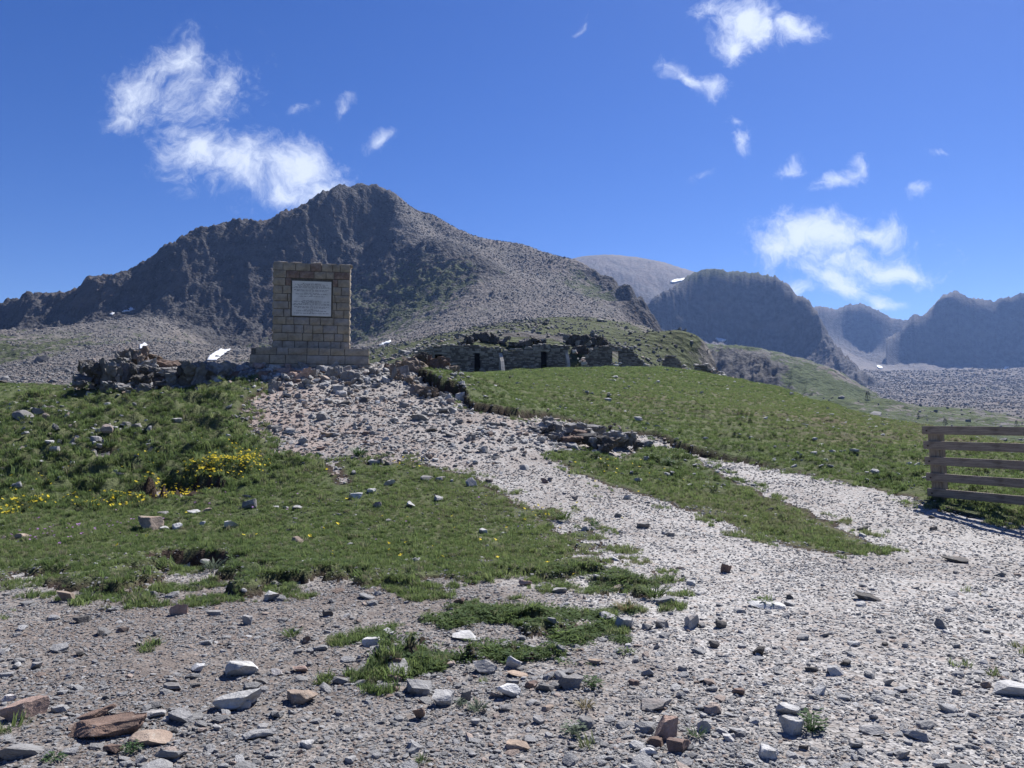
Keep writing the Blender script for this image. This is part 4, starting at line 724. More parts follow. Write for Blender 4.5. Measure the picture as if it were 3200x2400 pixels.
outcrop('layered dark and pale rock ledge at the bend of the path under the turf bank', [
    (1683, 1308, 1730, 1340, 18.1, 'white'), (1706, 1324, 1762, 1372, 17.6, 'pale'), (1758, 1322, 1832, 1352, 18.0, 'pale'), (1762, 1364, 1824, 1392, 17.0, 'brown'), (1812, 1356, 1866, 1394, 17.1, 'dark'), (1846, 1362, 1900, 1402, 16.9, 'dark'), (1880, 1368, 1936, 1408, 16.8, 'dark'), (1788, 1346, 1830, 1372, 17.5, 'brown'), (1720, 1350, 1764, 1376, 17.2, 'grey'),
    (1890, 1346, 1960, 1382, 17.6, 'pale'), (1930, 1352, 1990, 1392, 17.7, 'pale'), (1830, 1330, 1890, 1360, 18.2, 'pale'), (1985, 1372, 2040, 1404, 17.8, 'pale'), (1655, 1334, 1704, 1350, 17.6, 'grey')])
# big boulders below the plinth
B1 = [(1068, 1152, 1122, 1199, 21.2, 'grey', 'rounded dark grey boulder below the right end of the plinth'), (1020, 1144, 1070, 1193, 21.4, 'grey', 'split grey boulder left of the rounded dark grey one below the plinth'), (985, 1140, 1040, 1180, 21.7, 'pale', 'pale ridged boulder under the middle of the plinth'), (950, 1150, 990, 1186, 21.3, 'grey', 'grey blocky boulder between the pink slab and the pale ridged boulder'),
      (918, 1148, 968, 1184, 21.0, 'pink', 'pink slab leaning among the rubble below the plinth'), (862, 1148, 915, 1178, 21.3, 'pink', 'pink wedge of rock among the rubble below the plinth'), (836, 1186, 876, 1226, 20.0, 'grey', 'grey upright block where the turf meets the rubble'), (940, 1182, 978, 1204, 20.4, 'pale', 'pale low block at the bottom of the rubble'), (1150, 1150, 1182, 1184, 22.0, 'grey', 'grey pointed rock right of the plinth, beside the path')]
for (a, b, c, d, Y, tn, lab) in B1:
    xx, zz = ray((a + c) / 2, d); w = (c - a) / F * Y; h = (d - b) / F * Y
    rock_obj('boulder', float(xx) * Y, Y + w * .3, CAMZ + float(zz) * Y, w * .54, w * .45, h * .60, tn, 900 + int(a), 4, rot=rnd.uniform(-.3, .3), sink=.15, cuts=10, rough=.09, keep=.54, crag=.25, label=lab, cat='boulder'); USED.append((float(xx) * Y, Y, w * .5))
# rubble along the foot of the plinth
rows = []
rs = np.random.RandomState(5)
for i in range(64):
    u = rs.uniform(650, 1130); top = 1136 + (1110 - u) * .02; v = top + abs(rs.normal()) * 26 + 10; s = rs.uniform(14, 34)
    rows.append((u - s * .6, v - s * .75, u + s * .6, v, rs.choice(['pale', 'grey', 'pink', 'tan', 'brown', 'pale']), None, dict(flat=rs.uniform(.4, .9))))
traced_rocks([(*r[:5], 'broken %s stone in the rubble under the %s of the plinth' % (TW[r[4]], 'left end' if r[0] < 850 else 'middle' if r[0] < 1030 else 'right end'), *r[6:]) for r in rows], group='rubble at the foot of the plinth', sub=2)

# ------------------------------------------------------------------ the stone monument
MON_YAW = R(12); MX, MY = -5.98, 22.9
MAT['ashlar'] = mat_scatter_plain('ashlar_stone', (.21, .18, .145), (.36, .315, .255), 5, .92, .02, .7)
MAT['ashlar_tan'] = mat_scatter_plain('ashlar_tan', (.235, .20, .15), (.36, .31, .24), 5, .92, .02, .7)
MAT['ashlar_grey'] = mat_scatter_plain('ashlar_grey', (.21, .19, .17), (.33, .305, .28), 5, .92, .02, .7)
MAT['ashlar_red'] = mat_scatter_plain('ashlar_red', (.15, .105, .09), (.27, .21, .18), 7, .92, .02, .7)
MAT['mortar'] = mat_scatter_plain('mortar', (.07, .063, .056), (.14, .13, .118), 20, .95, .01, .6)
MAT['marble'] = mat_scatter_plain('plaque_marble', (.52, .51, .49), (.66, .65, .63), 4, .6, .003, .3)
MAT['letter'] = mat_scatter_plain('lettering', (.07, .075, .085), (.16, .165, .175), 90, .8, .001, .2)
def block_mesh(w, h, d, seed, bulge=.018):
    """a rough-faced block: bevelled box with a lumpy front"""
    rs = np.random.RandomState(seed); nx, nz = 4, 3; b = .012
    xs = np.linspace(-w / 2, w / 2, nx + 1); zs = np.linspace(0, h, nz + 1); V = []; Fq = []
    for j, z in enumerate(zs):
        for i, x in enumerate(xs):
            edge = i in (0, nx) or j in (0, nz)
            V.append((x + (0 if not edge else rs.uniform(-.004, .004)), 0 if edge else -bulge * rs.uniform(.4, 1.5), z + (0 if not edge else rs.uniform(-.004, .004))))
    n = len(V)
    for j in range(nz):
        for i in range(nx):
            a = j * (nx + 1) + i; Fq.append((a, a + 1, a + nx + 2, a + nx + 1))
    V += [(-w / 2, d, 0), (w / 2, d, 0), (w / 2, d, h), (-w / 2, d, h)]
    c = [0, nx, (nz + 1) * (nx + 1) - 1, nz * (nx + 1)]
    me = bpy.data.meshes.new('stone_block')
    bot = list(range(0, nx + 1)); top = list(range(nz * (nx + 1), n)); lef = [j * (nx + 1) for j in range(nz + 1)]; rig = [j * (nx + 1) + nx for j in range(nz + 1)]
    Fq += [tuple(reversed([n, *([])])) for _ in ()]
    Fq.append(tuple(bot[::-1]) + (n, n + 1)); Fq.append(tuple(top) + (n + 2, n + 3)); Fq.append(tuple(lef) + (n + 3, n)); Fq.append(tuple(rig[::-1]) + (n + 1, n + 2)); Fq.append((n, n + 3, n + 2, n + 1))
    me.from_pydata(V, [], Fq); me.update(); return me
def box_mesh(name, x0, x1, y0, y1, z0, z1, mat):
    bm = bmesh.new(); vs = [bm.verts.new((x, y, z)) for z in (z0, z1) for y in (y0, y1) for x in (x0, x1)]
    for q in ((0, 2, 3, 1), (4, 5, 7, 6), (0, 1, 5, 4), (2, 6, 7, 3), (0, 4, 6, 2), (1, 3, 7, 5)): bm.faces.new([vs[k] for k in q])
    me = bpy.data.meshes.new(name); bm.to_mesh(me); bm.free(); me.materials.append(MAT[mat]); return me
def build_monument():
    x0, z0 = ray(970, 1140); base = CAMZ + float(z0) * 22.6 - .06
    root = put('stone_monument', None, label='square stone-block memorial on a stepped plinth with a white inscribed plaque', cat='monument', loc=(MX, MY, base)); root.rotation_euler = (0, 0, MON_YAW)
    rs = np.random.RandomState(12)
    def course(name, xl, xr, yf, z, h, wmin, wmax, depth, skip=None, pick=None, back=None):
        x = xl; k = 0
        while x < xr - .02:
            w = rs.uniform(wmin, wmax)
            if xr - x - w < wmin * .7: w = xr - x
            segs = [(x, x + w)]
            if skip and skip[2] < z + h * .5 < skip[3]:
                a, b = skip[0], skip[1]; segs = [q for q in ((x, min(x + w, a)), (max(x, b), x + w)) if q[1] - q[0] > .03]
            for (a, b) in segs:
                g = .018
                o = put(name, block_mesh(b - a - g, h - g, depth, rs.randint(1 << 30)), root); o.location = ((a + b) / 2, yf - rs.uniform(0, .012), z + g / 2)
                o.data.materials.append(MAT[pick(z) if pick else rs.choice(['ashlar', 'ashlar', 'ashlar_tan', 'ashlar_grey'])])
            if back is not None:
                o = put(name, block_mesh(w - .012, h - .012, depth, rs.randint(1 << 30)), root); o.location = (x + w / 2, back, z + .006); o.rotation_euler = (0, 0, math.pi); o.data.materials.append(MAT['ashlar'])
            x += w; k += 1
    BW, BD = 2.18, .66                               # body width and depth
    put('plinth_core', box_mesh('plinth_core', -1.66, 1.66, -.58, .58, -.5, .50, 'mortar'), root)
    course('stone_block', -1.72, 1.70, -.63, -.10, .16, .4, .7, .2, back=.63)
    course('stone_block', -1.70, 1.66, -.62, .06, .26, .38, .62, .2, back=.62)
    course('stone_block', -1.54, 1.655, -.60, .32, .215, .32, .60, .2, back=.60)
    for z, h, xe in ((.06, .26, 1.66), (.32, .215, 1.655)):       # plinth ends
        for sgn in (-1, 1):
            for yy in (-.24, .22):
                o = put('stone_block', block_mesh(.42, h - .012, .12, rs.randint(1 << 30)), root); o.location = (sgn * (xe if (sgn > 0 or z < .2) else 1.54), yy, z + .006); o.rotation_euler = (0, 0, sgn * math.pi / 2); o.data.materials.append(MAT['ashlar'])
    put('body_core', box_mesh('body_core', -BW / 2 + .03, BW / 2 - .03, -BD / 2 + .03, BD / 2 - .03, .5, 3.03, 'mortar'), root)
    hs = [.21, .225, .235, .215, .225, .22, .215, .23, .22, .21, .225]; z = .537
    tot = sum(hs); hs = [h * 2.53 / tot for h in hs]
    P = (-.60, .59, 1.47, 2.56)                     # plaque recess
    for i, h in enumerate(hs):
        pick = None
        if i >= 8: pick = lambda zz: rs.choice(['ashlar', 'ashlar_red', 'ashlar', 'ashlar_grey'])
        if i == 0: pick = lambda zz: 'ashlar_grey'
        course('stone_block', -BW / 2, BW / 2, -BD / 2, z, h, .22, .44, .2, P, pick, back=BD / 2)
        for sgn in (-1, 1):                          # rough quoins on the narrow sides
            for yy, ww in ((-.15, .30), (.16, .32)):
                o = put('stone_block', block_mesh(ww, h - .012, .1, rs.randint(1 << 30), .03), root); o.location = (sgn * (BW / 2 + .004), yy, z + .006); o.rotation_euler = (0, 0, sgn * math.pi / 2); o.data.materials.append(MAT['ashlar'])
        z += h
    # a broken notch in the top course
    pl = put('plaque', box_mesh('plaque', P[0] + .035, P[1] - .035, -BD / 2 - .02, -BD / 2 + .10, P[2] + .03, P[3] - .03, 'marble'), root, label='white marble plaque with two blocks of dark centred lettering')
    put('plaque_recess', box_mesh('plaque_recess', P[0], P[1], -BD / 2 + .06, -BD / 2 + .12, P[2], P[3], 'mortar'), root)
    V, Fq = [], []
    def dash(x, z, w, h):
        n = len(V); y = -BD / 2 - .0215
        for (a, b) in ((x, z), (x + w, z), (x + w, z + h), (x, z + h)): V.append((a, y, b))
        Fq.append((n, n + 1, n + 2, n + 3))
    W, Hh = P[1] - P[0] - .07, P[3] - P[2] - .06; xc = (P[0] + P[1]) / 2; zt = P[3] - .03
    lines = [(.075, .46), (.10, .84), (.135, .70), (.165, .86), (.195, .97), (.225, .06), (.255, .90), (.285, .76), (.32, .05), (.345, .38), (.375, .82), (.41, .06), (.44, .66),
             (.565, .46), (.59, .90), (.62, .50), (.65, .90), (.68, .97), (.71, .05), (.74, .88), (.77, .72), (.805, .05), (.83, .38), (.86, .78), (.895, .06), (.925, .88)]
    for (fz, fw) in lines:
        x = xc - fw * W / 2; xe = xc + fw * W / 2
        while x < xe:
            wl = min(rs.choice([.02, .04, .06, .085, .11]), xe - x); n = max(1, int(wl / .011))
            for k in range(n): dash(x + k * wl / n, zt - fz * Hh - .009, wl / n * rs.uniform(.65, .85), .017)
            x += wl + .02
    me = bpy.data.meshes.new('lettering'); me.from_pydata(V, [], Fq); me.materials.append(MAT['letter']); put('lettering', me, pl)
    for k in range(5):
        o = put('coping_stone', block_mesh(rs.uniform(.25, .45), .03 + rs.uniform(0, .02), .5, rs.randint(1 << 30)), root); o.location = (-.9 + k * .43 + (.15 if k > 1 else 0), -.25, 3.062); o.data.materials.append(MAT['ashlar_grey'])
    return root
build_monument()

# ------------------------------------------------------------------ ruined stone barracks
MAT['rubble_wall'] = mat_scatter_plain('rubble_wall', (.16, .148, .132), (.30, .28, .25), 1.2, .95, .03, .8)
MAT['rubble_dark'] = mat_scatter_plain('rubble_dark', (.075, .068, .062), (.14, .125, .11), 1.5, .95, .03, .8)
MAT['dark_inside'] = mat_scatter_plain('near_black_lining', (.02, .018, .016), (.035, .03, .027), 2, .95, .03, .5)  # near-black lining for the space behind the doorways
def wall_ruin(label, prof, base_v, Y, yaw, doors=(), thick=.7, name='ruined_building', seed=1, back=True, light=True):
    """prof: top outline in photo px (left to right); doors: (left, top, right, bottom) px"""
    sc = Y / F; u0 = (prof[0][0] + prof[-1][0]) / 2; X0 = (u0 - CX) * sc; zb = CAMZ + float(ray(u0, base_v)[1]) * Y - .35
    root = put(name, None, label=label, cat='ruined building', loc=(X0, Y, zb)); root.rotation_euler = (0, 0, yaw)
    px = lambda u: (u - u0) * sc / math.cos(yaw)
    def pz(v): return (CAMZ + float(ray(u0, v)[1]) * Y) - zb
    T = [(px(u), pz(v)) for u, v in prof]; xl, xr = T[0][0], T[-1][0]
    top = lambda x: float(np.interp(x, [t[0] for t in T], [t[1] for t in T]))
    D = [(px(a), pz(b), px(c), -1 if d is None else pz(d)) for (a, b, c, d) in doors]
    rs = np.random.RandomState(seed)
    indoor = lambda x, z: any(a < x < c and d < z < b for (a, b, c, d) in D)
    # core with openings: thin vertical strips
    V, Fq = [], []
    def bx(x0, x1, y0, y1, z0, z1, z1b=None):
        n = len(V); z1b = z1 if z1b is None else z1b
        V.extend([(x0, y0, z0), (x1, y0, z0), (x1, y1, z0), (x0, y1, z0), (x0, y0, z1), (x1, y0, z1b), (x1, y1, z1b), (x0, y1, z1)])
        Fq.extend([tuple(n + k for k in q) for q in ((3, 2, 1, 0), (4, 5, 6, 7), (0, 1, 5, 4), (1, 2, 6, 5), (2, 3, 7, 6), (3, 0, 4, 7))])
    cuts = sorted(set([t[0] for t in T] + [d[0] for d in D] + [d[2] for d in D]))
    for a, b in zip(cuts[:-1], cuts[1:]):
        m = (a + b) / 2; dd = [d for d in D if d[0] < m < d[2]]
        if dd:
            if dd[0][1] < min(top(a), top(b)) - .05: bx(a, b, .05, thick, dd[0][1], top(a) - .05, top(b) - .05)
            if dd[0][3] > 0.02: bx(a, b, .05, thick, -.5, dd[0][3])
        else: bx(a, b, .05, thick, -.5, max(top(a) - .05, .1), max(top(b) - .05, .1))
    me = bpy.data.meshes.new('wall'); me.from_pydata(V, [], Fq); me.materials.append(MAT['rubble_dark']); put('wall', me, root)
    # facing stones, courses of uneven rubble
    V, Fq, mi = [], [], []
    z = -.1
    while z < max(t[1] for t in T):
        h = rs.uniform(.13, .28); x = xl + rs.uniform(-.1, .05)
        while x < xr:
            w = rs.uniform(.2, .62); xm = x + w / 2; zm = z + h / 2
            if zm < top(min(max(xm, xl), xr)) + .06 and not indoor(xm, zm):
                for d in D:
                    if z < d[1] and z + h > d[3]:
                        if x < d[0] < x + w: w = max(d[0] - x, .05)
                j = lambda s=.02: rs.uniform(-s, s); y0 = -rs.uniform(0, .06); n = len(V); g = .02
                hh = h * rs.uniform(.6, 1.25); zz = z + j(.07)
                for (yy, e) in ((.1, 0), (y0 + .03, 0), (y0, .035)):
                    for (a, b) in ((x + g + e, zz + g + e), (x + w - g - e, zz + g + e), (x + w - g - e, zz + hh - g - e), (x + g + e, zz + hh - g - e)): V.append((a + j(), yy, b + j()))
                for q in range(4):
                    a, b = q, (q + 1) % 4; Fq.append((n + a, n + b, n + 4 + b, n + 4 + a)); Fq.append((n + 4 + a, n + 4 + b, n + 8 + b, n + 8 + a))
                Fq.append((n + 8, n + 9, n + 10, n + 11)); mi += [0 if rs.rand() < .72 else 1] * 9
            x += w
        z += h
    me = bpy.data.meshes.new('stonework'); me.from_pydata(V, [], Fq); me.materials.append(MAT['rubble_wall']); me.materials.append(MAT['rubble_dark']); me.polygons.foreach_set('material_index', mi); put('stonework', me, root, kind='stuff')
    # loose coping stones along the top
    x = xl; k = 0
    while x < xr:
        w = rs.uniform(.3, .7); o = put('coping_stone', rock_mesh(40 + k % 5, 2), root); o.scale = (w * .5, .35, rs.uniform(.08, .17)); o.location = (x + w / 2, .35, top(x + w / 2) + .02); o.rotation_euler = (rs.uniform(-.2, .2), rs.uniform(-.2, .2), rs.uniform(-.4, .4)); t = rs.uniform(.2, .36); o.color = (t, t * .97, t * .92, 1); x += w * rs.uniform(.8, 1.5); k += 1
    for (a, b, c, d) in D:
        w = c - a
        o = put('lintel', box_mesh('lintel', a - .25, c + .25, -.05, .5, b, b + .16, 'rubble_wall'), root)
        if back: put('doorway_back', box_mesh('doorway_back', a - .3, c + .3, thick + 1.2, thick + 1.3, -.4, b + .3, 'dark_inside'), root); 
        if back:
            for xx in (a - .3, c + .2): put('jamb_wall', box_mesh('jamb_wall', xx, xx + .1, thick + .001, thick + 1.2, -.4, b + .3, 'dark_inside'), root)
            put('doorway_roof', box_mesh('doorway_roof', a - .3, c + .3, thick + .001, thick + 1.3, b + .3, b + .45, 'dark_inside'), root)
    return root, xl, xr, top
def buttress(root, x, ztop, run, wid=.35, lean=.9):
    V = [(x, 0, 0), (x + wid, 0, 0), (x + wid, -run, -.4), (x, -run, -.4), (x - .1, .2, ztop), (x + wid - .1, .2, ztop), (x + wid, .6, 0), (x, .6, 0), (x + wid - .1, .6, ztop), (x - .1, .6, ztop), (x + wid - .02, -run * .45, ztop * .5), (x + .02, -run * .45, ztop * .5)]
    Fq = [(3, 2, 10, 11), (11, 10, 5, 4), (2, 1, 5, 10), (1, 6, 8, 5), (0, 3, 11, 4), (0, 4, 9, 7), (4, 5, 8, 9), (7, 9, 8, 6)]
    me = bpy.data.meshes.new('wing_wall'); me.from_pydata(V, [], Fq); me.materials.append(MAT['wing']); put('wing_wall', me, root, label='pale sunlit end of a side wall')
MAT['wing'] = mat_scatter_plain('sunlit_wall_end', (.24, .225, .20), (.44, .415, .38), 2.5, .95, .05, .8)  # paler than the other walls: sunlight on these ends put into the colour
Z = lambda a, ox, k=3.687: [(ox + x / k, 980 + y / k) for x, y in a]
b1, l1, r1, t1 = wall_ruin('long low ruined stone building with two dark doorways, set into the grassy knoll', Z([(205, 470), (300, 420), (420, 385), (560, 362), (700, 358), (850, 365), (1000, 378), (1100, 392), (1200, 388)], 1240), 1152, 84.0, R(8),
          [(1240 + 440 / 3.687, 980 + 468 / 3.687, 1240 + 522 / 3.687, None), (1240 + 893 / 3.687, 980 + 450 / 3.687, 1240 + 966 / 3.687, None)], seed=3)
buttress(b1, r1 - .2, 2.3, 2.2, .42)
b2, l2, r2, t2 = wall_ruin('ruined stone building with one dark doorway between two pale wall ends', Z([(1225, 420), (1300, 436), (1400, 418), (1440, 412), (1520, 398), (1600, 364), (1700, 354), (1850, 360), (1972, 368)], 1240), 1149, 85.2, R(8),
          [(1240 + 1664 / 3.687, 980 + 430 / 3.687, 1240 + 1737 / 3.687, None)], seed=5)
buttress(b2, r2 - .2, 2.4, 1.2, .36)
b3, *_ = wall_ruin('roofless ruined wall with an open doorway seen right through', Z([(140, 560), (190, 490), (270, 408), (300, 392), (420, 380), (490, 368), (600, 398), (690, 402), (735, 388), (745, 440), (800, 500), (850, 545), (885, 600)], 1780), 1150, 84.5, R(4),
          [(1780 + 497 / 3.687, 980 + 430 / 3.687, 1780 + 580 / 3.687, None)], seed=7, back=False)
b4, *_ = wall_ruin('free-standing pointed stub of ruined wall', Z([(1070, 640), (1105, 510), (1130, 488), (1220, 502), (1270, 540), (1312, 640)], 1780), 1163, 82.5, R(4), seed=9, name='ruined_wall', back=False)
b5, *_ = wall_ruin('low blocky stub of ruined wall at the end of the row', Z([(1440, 650), (1475, 592), (1590, 590), (1612, 645), (1672, 655)], 1780), 1167, 80.5, R(4), seed=11, name='ruined_wall', back=False)
for o in (b4, b5): o['category'] = 'ruined wall'
rows = []
rs = np.random.RandomState(8)
for (ua, ub, va, vb, n, wh) in ((2016, 2072, 1136, 1164, 26, 'between the roofless wall and the pointed stub'), (2132, 2170, 1142, 1170, 16, 'between the two wall stubs'), (2222, 2300, 1150, 1182, 30, 'spilling down past the last wall stub'), (1790, 1835, 1090, 1140, 12, 'left of the roofless wall'), (1916, 1940, 1120, 1146, 7, 'inside the see-through doorway')):
    for k in range(n):
        t = rs.rand(); u = ua + (ub - ua) * t; v = (va + (vb - va) * (t if ub - ua > 30 else .5)) + rs.uniform(-7, 9); s = rs.uniform(6, 15); Y = rs.uniform(79, 83); xx, zz = ray(u, v); tn = str(rs.choice(['white', 'pale', 'grey', 'pink', 'pale']))
        rock_obj('rubble_stone', float(xx) * Y, Y, CAMZ + float(zz) * Y - .3, s / F * Y * .6, s / F * Y * .5, s / F * Y * .4, tn, 30 + k % 9, 2, tilt=(rs.uniform(-.5, .5), rs.uniform(-.5, .5)), sink=.2, label='fallen %s stone %s' % (TW[tn], wh), cat='rock', group='fallen stones around the ruined walls')

def knoll_rocks(label, rows):
    out = []
    for (a, b, c, d, t) in rows:
        h = hit((a + c) / 2, d, main_h, 86, 400, 1.004)[0]; out.append((a, b, c, d, float(h[1]) if not np.isnan(h[1]) else 95.0, t, .6))
    outcrop(label, out)
knoll_rocks('dark broken rocks on the knoll above the long low building', [(1452, 1050, 1480, 1074, 'dark'), (1476, 1042, 1502, 1068, 'dark'), (1500, 1038, 1530, 1070, 'dark'), (1528, 1044, 1560, 1072, 'dark'), (1556, 1054, 1590, 1074, 'grey'), (1430, 1066, 1456, 1078, 'dark')])
knoll_rocks('dark ledge of rocks on the knoll between the doorways', [(1620, 1058, 1660, 1080, 'grey'), (1655, 1054, 1700, 1078, 'dark'), (1590, 1070, 1625, 1086, 'dark')])
knoll_rocks('dark rocky band on the knoll behind the roofless wall', [(1770, 1048, 1812, 1082, 'dark'), (1806, 1046, 1846, 1086, 'dark'), (1840, 1050, 1880, 1090, 'dark'), (1874, 1060, 1912, 1096, 'dark'), (1790, 1080, 1830, 1110, 'dark'), (1828, 1088, 1862, 1112, 'grey')])
# ------------------------------------------------------------------ timber fence
def wood(name, a, b, grain):
    m = MB(name, .8, .2); p = m.obj(); n = m.noise(m.scale(p, grain), 9, 6, .65); k = m.noise(p, 2.2, 4); f = m.noise(m.scale(p, grain), 40, 4, .6)
    c = m.mix(m.rng(n, .3, .7), a, b); c = m.mix(m.math('MULTIPLY', m.rng(k, .52, .7), .55), c, tuple(x * .5 for x in a)); c = m.mix(m.math('MULTIPLY', m.rng(f, .55, .7), .4), c, tuple(x * 1.5 for x in b))
    m.color(c); m.bump(m.math('ADD', n, f), .006, .6); return m.m
MAT['rail'] = wood('weathered_rail', (.16, .125, .10), (.31, .26, .215), (.35, 6, 6)); MAT['post'] = wood('weathered_post', (.16, .125, .095), (.31, .26, .205), (6, 6, .35)); MAT['iron'] = mat_scatter_plain('rusty_iron', (.05, .035, .03), (.09, .06, .045), 60, .6, .001, .2)
def bevel_box(name, sx, sy, sz, mat, b=.008, cutsx=0, wob=0, seed=0):
    bm = bmesh.new(); bmesh.ops.create_cube(bm, size=1)
    for v in bm.verts: v.co.x *= sx; v.co.y *= sy; v.co.z *= sz
    if cutsx:
        ed = [e for e in bm.edges if abs(e.verts[0].co.x - e.verts[1].co.x) > sx * .9]; bmesh.ops.subdivide_edges(bm, edges=ed, cuts=cutsx)
        rs = np.random.RandomState(seed)
        offs = {}
        for v in bm.verts:
            k = (round(v.co.x, 3), v.co.z > 0)
            if k not in offs: offs[k] = rs.uniform(-wob, wob)
            v.co.z += offs[k]
    bmesh.ops.bevel(bm, geom=[e for e in bm.edges if e.calc_face_angle(0) > .5], offset=b, segments=2, affect='EDGES')
    me = bpy.data.meshes.new(name); bm.to_mesh(me); bm.free(); me.materials.append(MAT[mat]); return me
def build_fence():
    A = np.array([7.14, 13.02]); Bp = np.array([8.30, 10.82]); d = (Bp - A) / np.linalg.norm(Bp - A); yaw = math.atan2(d[1], d[0]); Lr = 4.6
    zg = .285
    root = put('timber_fence', None, label='weathered timber fence with five horizontal rails at the edge of the gravel track', cat='fence', loc=(A[0], A[1], zg)); root.rotation_euler = (0, 0, yaw)
    up = put('frame_lean', None, root) if False else None
    lean = -.055                                     # the end post leans out
    for k, zt in enumerate((1.215, .965, .705, .435, .178)):
        o = put('rail', bevel_box('rail', Lr, .045, .135, 'rail', .008, 6, .004, k), root); o.location = (Lr / 2 - .07 + lean * (zt - .6) * 1.2, -.155, zt - .065); o.rotation_euler = (R(1.5), 0, 0)
        bo = put('bolt', None, root) if False else None
        bm = bmesh.new(); bmesh.ops.create_cone(bm, cap_ends=True, segments=10, radius1=.014, radius2=.011, depth=.02); me = bpy.data.meshes.new('bolt'); bm.to_mesh(me); bm.free(); me.materials.append(MAT['iron'])
        b = put('bolt', me, root); b.location = (.02 + lean * (zt - .6) * 1.2, -.187, zt - .075); b.rotation_euler = (R(90), 0, 0)
    for xx in (.06, 2.55):
        o = put('post', bevel_box('post', .20, .17, 1.62, 'post', .02), root); o.location = (xx + .03, -.04, .37); o.rotation_euler = (0, R(-3.2), 0)
    return root
build_fence()

# ------------------------------------------------------------------ snow
m_ = MB('snow', .6, .3); m_.color(m_.mix(m_.rng(m_.noise(m_.pos(), .3, 5), .3, .7), (.50, .52, .55), (.74, .755, .77))); MAT['snow'] = m_.m
def snow(poly, hfun, Y0, Y1, label, lift, n=22):
    P = np.array(poly, float); (ua, va), (ub, vb) = P.min(0), P.max(0)
    gu, gv = np.meshgrid(np.linspace(ua, ub, n + 1), np.linspace(va, vb, n + 1)); h = hit(gu.ravel(), gv.ravel(), hfun, Y0, Y1, 1.006)
    ins = poly_sd(gu.ravel(), gv.ravel(), P) + 2.6 * fbm(gu.ravel() / 6, gv.ravel() / 5, 3, 7) > -.8; Fq = []; bad = np.isnan(h[:, 0])
    med = np.nanmedian(h[:, 1])
    for q in grid_faces(n + 1, n + 1):
        if bad[q].any() or ins[q].sum() < 3 or np.ptp(h[q, 1]) > med * .05: continue
        Fq.append(q[::-1])
    if not Fq: print('snow missed', label); return
    Fq = np.array(Fq); us = np.unique(Fq); mp = np.zeros(len(h), int); mp[us] = np.arange(len(us)); V = h[us]; c = V.mean(0)
    V = V - c; me = link_mesh('snow_patch', V, mp[Fq], 4, [MAT['snow']]); o = put('snow_patch', me, label=label, cat='snow', loc=(c[0], c[1] - lift, c[2] + lift))
    md = o.modifiers.new('depth', 'SOLIDIFY'); md.thickness = lift * 1.6; md.offset = 0
snow([(648, 1127), (655, 1114), (690, 1092), (700, 1095), (721, 1092), (702, 1106), (675, 1127)], main_h, 150, 900, 'bright sunlit snow patch just left of the plinth on the lower slope', .2)
snow([(382, 976), (398, 968), (410, 961), (421, 968), (405, 974)], main_h, 150, 900, 'small shaded snow patch high on the scree of the left ridge', .25, 8)
snow([(343, 982), (350, 977), (358, 980), (350, 985)], main_h, 150, 900, 'tiny snow spot beside the small shaded patch on the left scree', .25, 6)
snow([(437, 1078), (452, 1073), (461, 1080), (446, 1094), (438, 1090)], main_h, 150, 900, 'shaded snow patch just above the pointed rocks of the left outcrop', .2, 8)
snow([(1186, 1082), (1196, 1074), (1222, 1066), (1222, 1070), (1204, 1080)], main_h, 150, 900, 'narrow snow streak on the scree right of the monument', .4, 10)
snow([(2090, 886), (2105, 877), (2142, 872), (2135, 878), (2110, 884)], back_h, 1300, 2600, 'thin snow patch beside the flat rim of the dark cliff', 1.5, 10)
snow([(2235, 1060), (2250, 1062), (2268, 1064), (2262, 1070), (2245, 1068)], cliff_h, 850, 1700, 'shaded snow patch at the foot of the dark cliff', 1.5, 8)
for poly, lab in (([(2736, 1145), (2752, 1147), (2760, 1155), (2745, 1152)], 'small snow patch, highest on the far scree between the dark ridges'), ([(2785, 1172), (2797, 1162), (2813, 1160), (2806, 1170), (2795, 1176)], 'curved snow patch below the highest one on the far scree'), ([(2818, 1190), (2828, 1189), (2838, 1196), (2828, 1200)], 'round snow patch at the top of the boulder field')):
    snow(poly, far_h, 1450, 2700, lab, 1.5, 7)
for poly, lab in (([(2893, 1184), (2905, 1180), (2925, 1184), (2918, 1194), (2900, 1192)], 'broad snow patch at the foot of the right-hand dark ridge'), ([(3080, 1172), (3095, 1160), (3115, 1148), (3119, 1150), (3100, 1166), (3088, 1176)], 'long diagonal snow streak on the right-hand dark ridge'), ([(3055, 1170), (3065, 1163), (3078, 1167), (3070, 1173)], 'flat snow patch left of the diagonal streak'), ([(3134, 1160), (3140, 1148), (3152, 1148), (3145, 1160)], 'short snow patch right of the diagonal streak'), ([(3172, 1174), (3185, 1166), (3200, 1168), (3196, 1176)], 'snow patch farthest along the foot of the right-hand ridge')):
    snow(poly, right_h, 1450, 2300, lab, 1.5, 7)

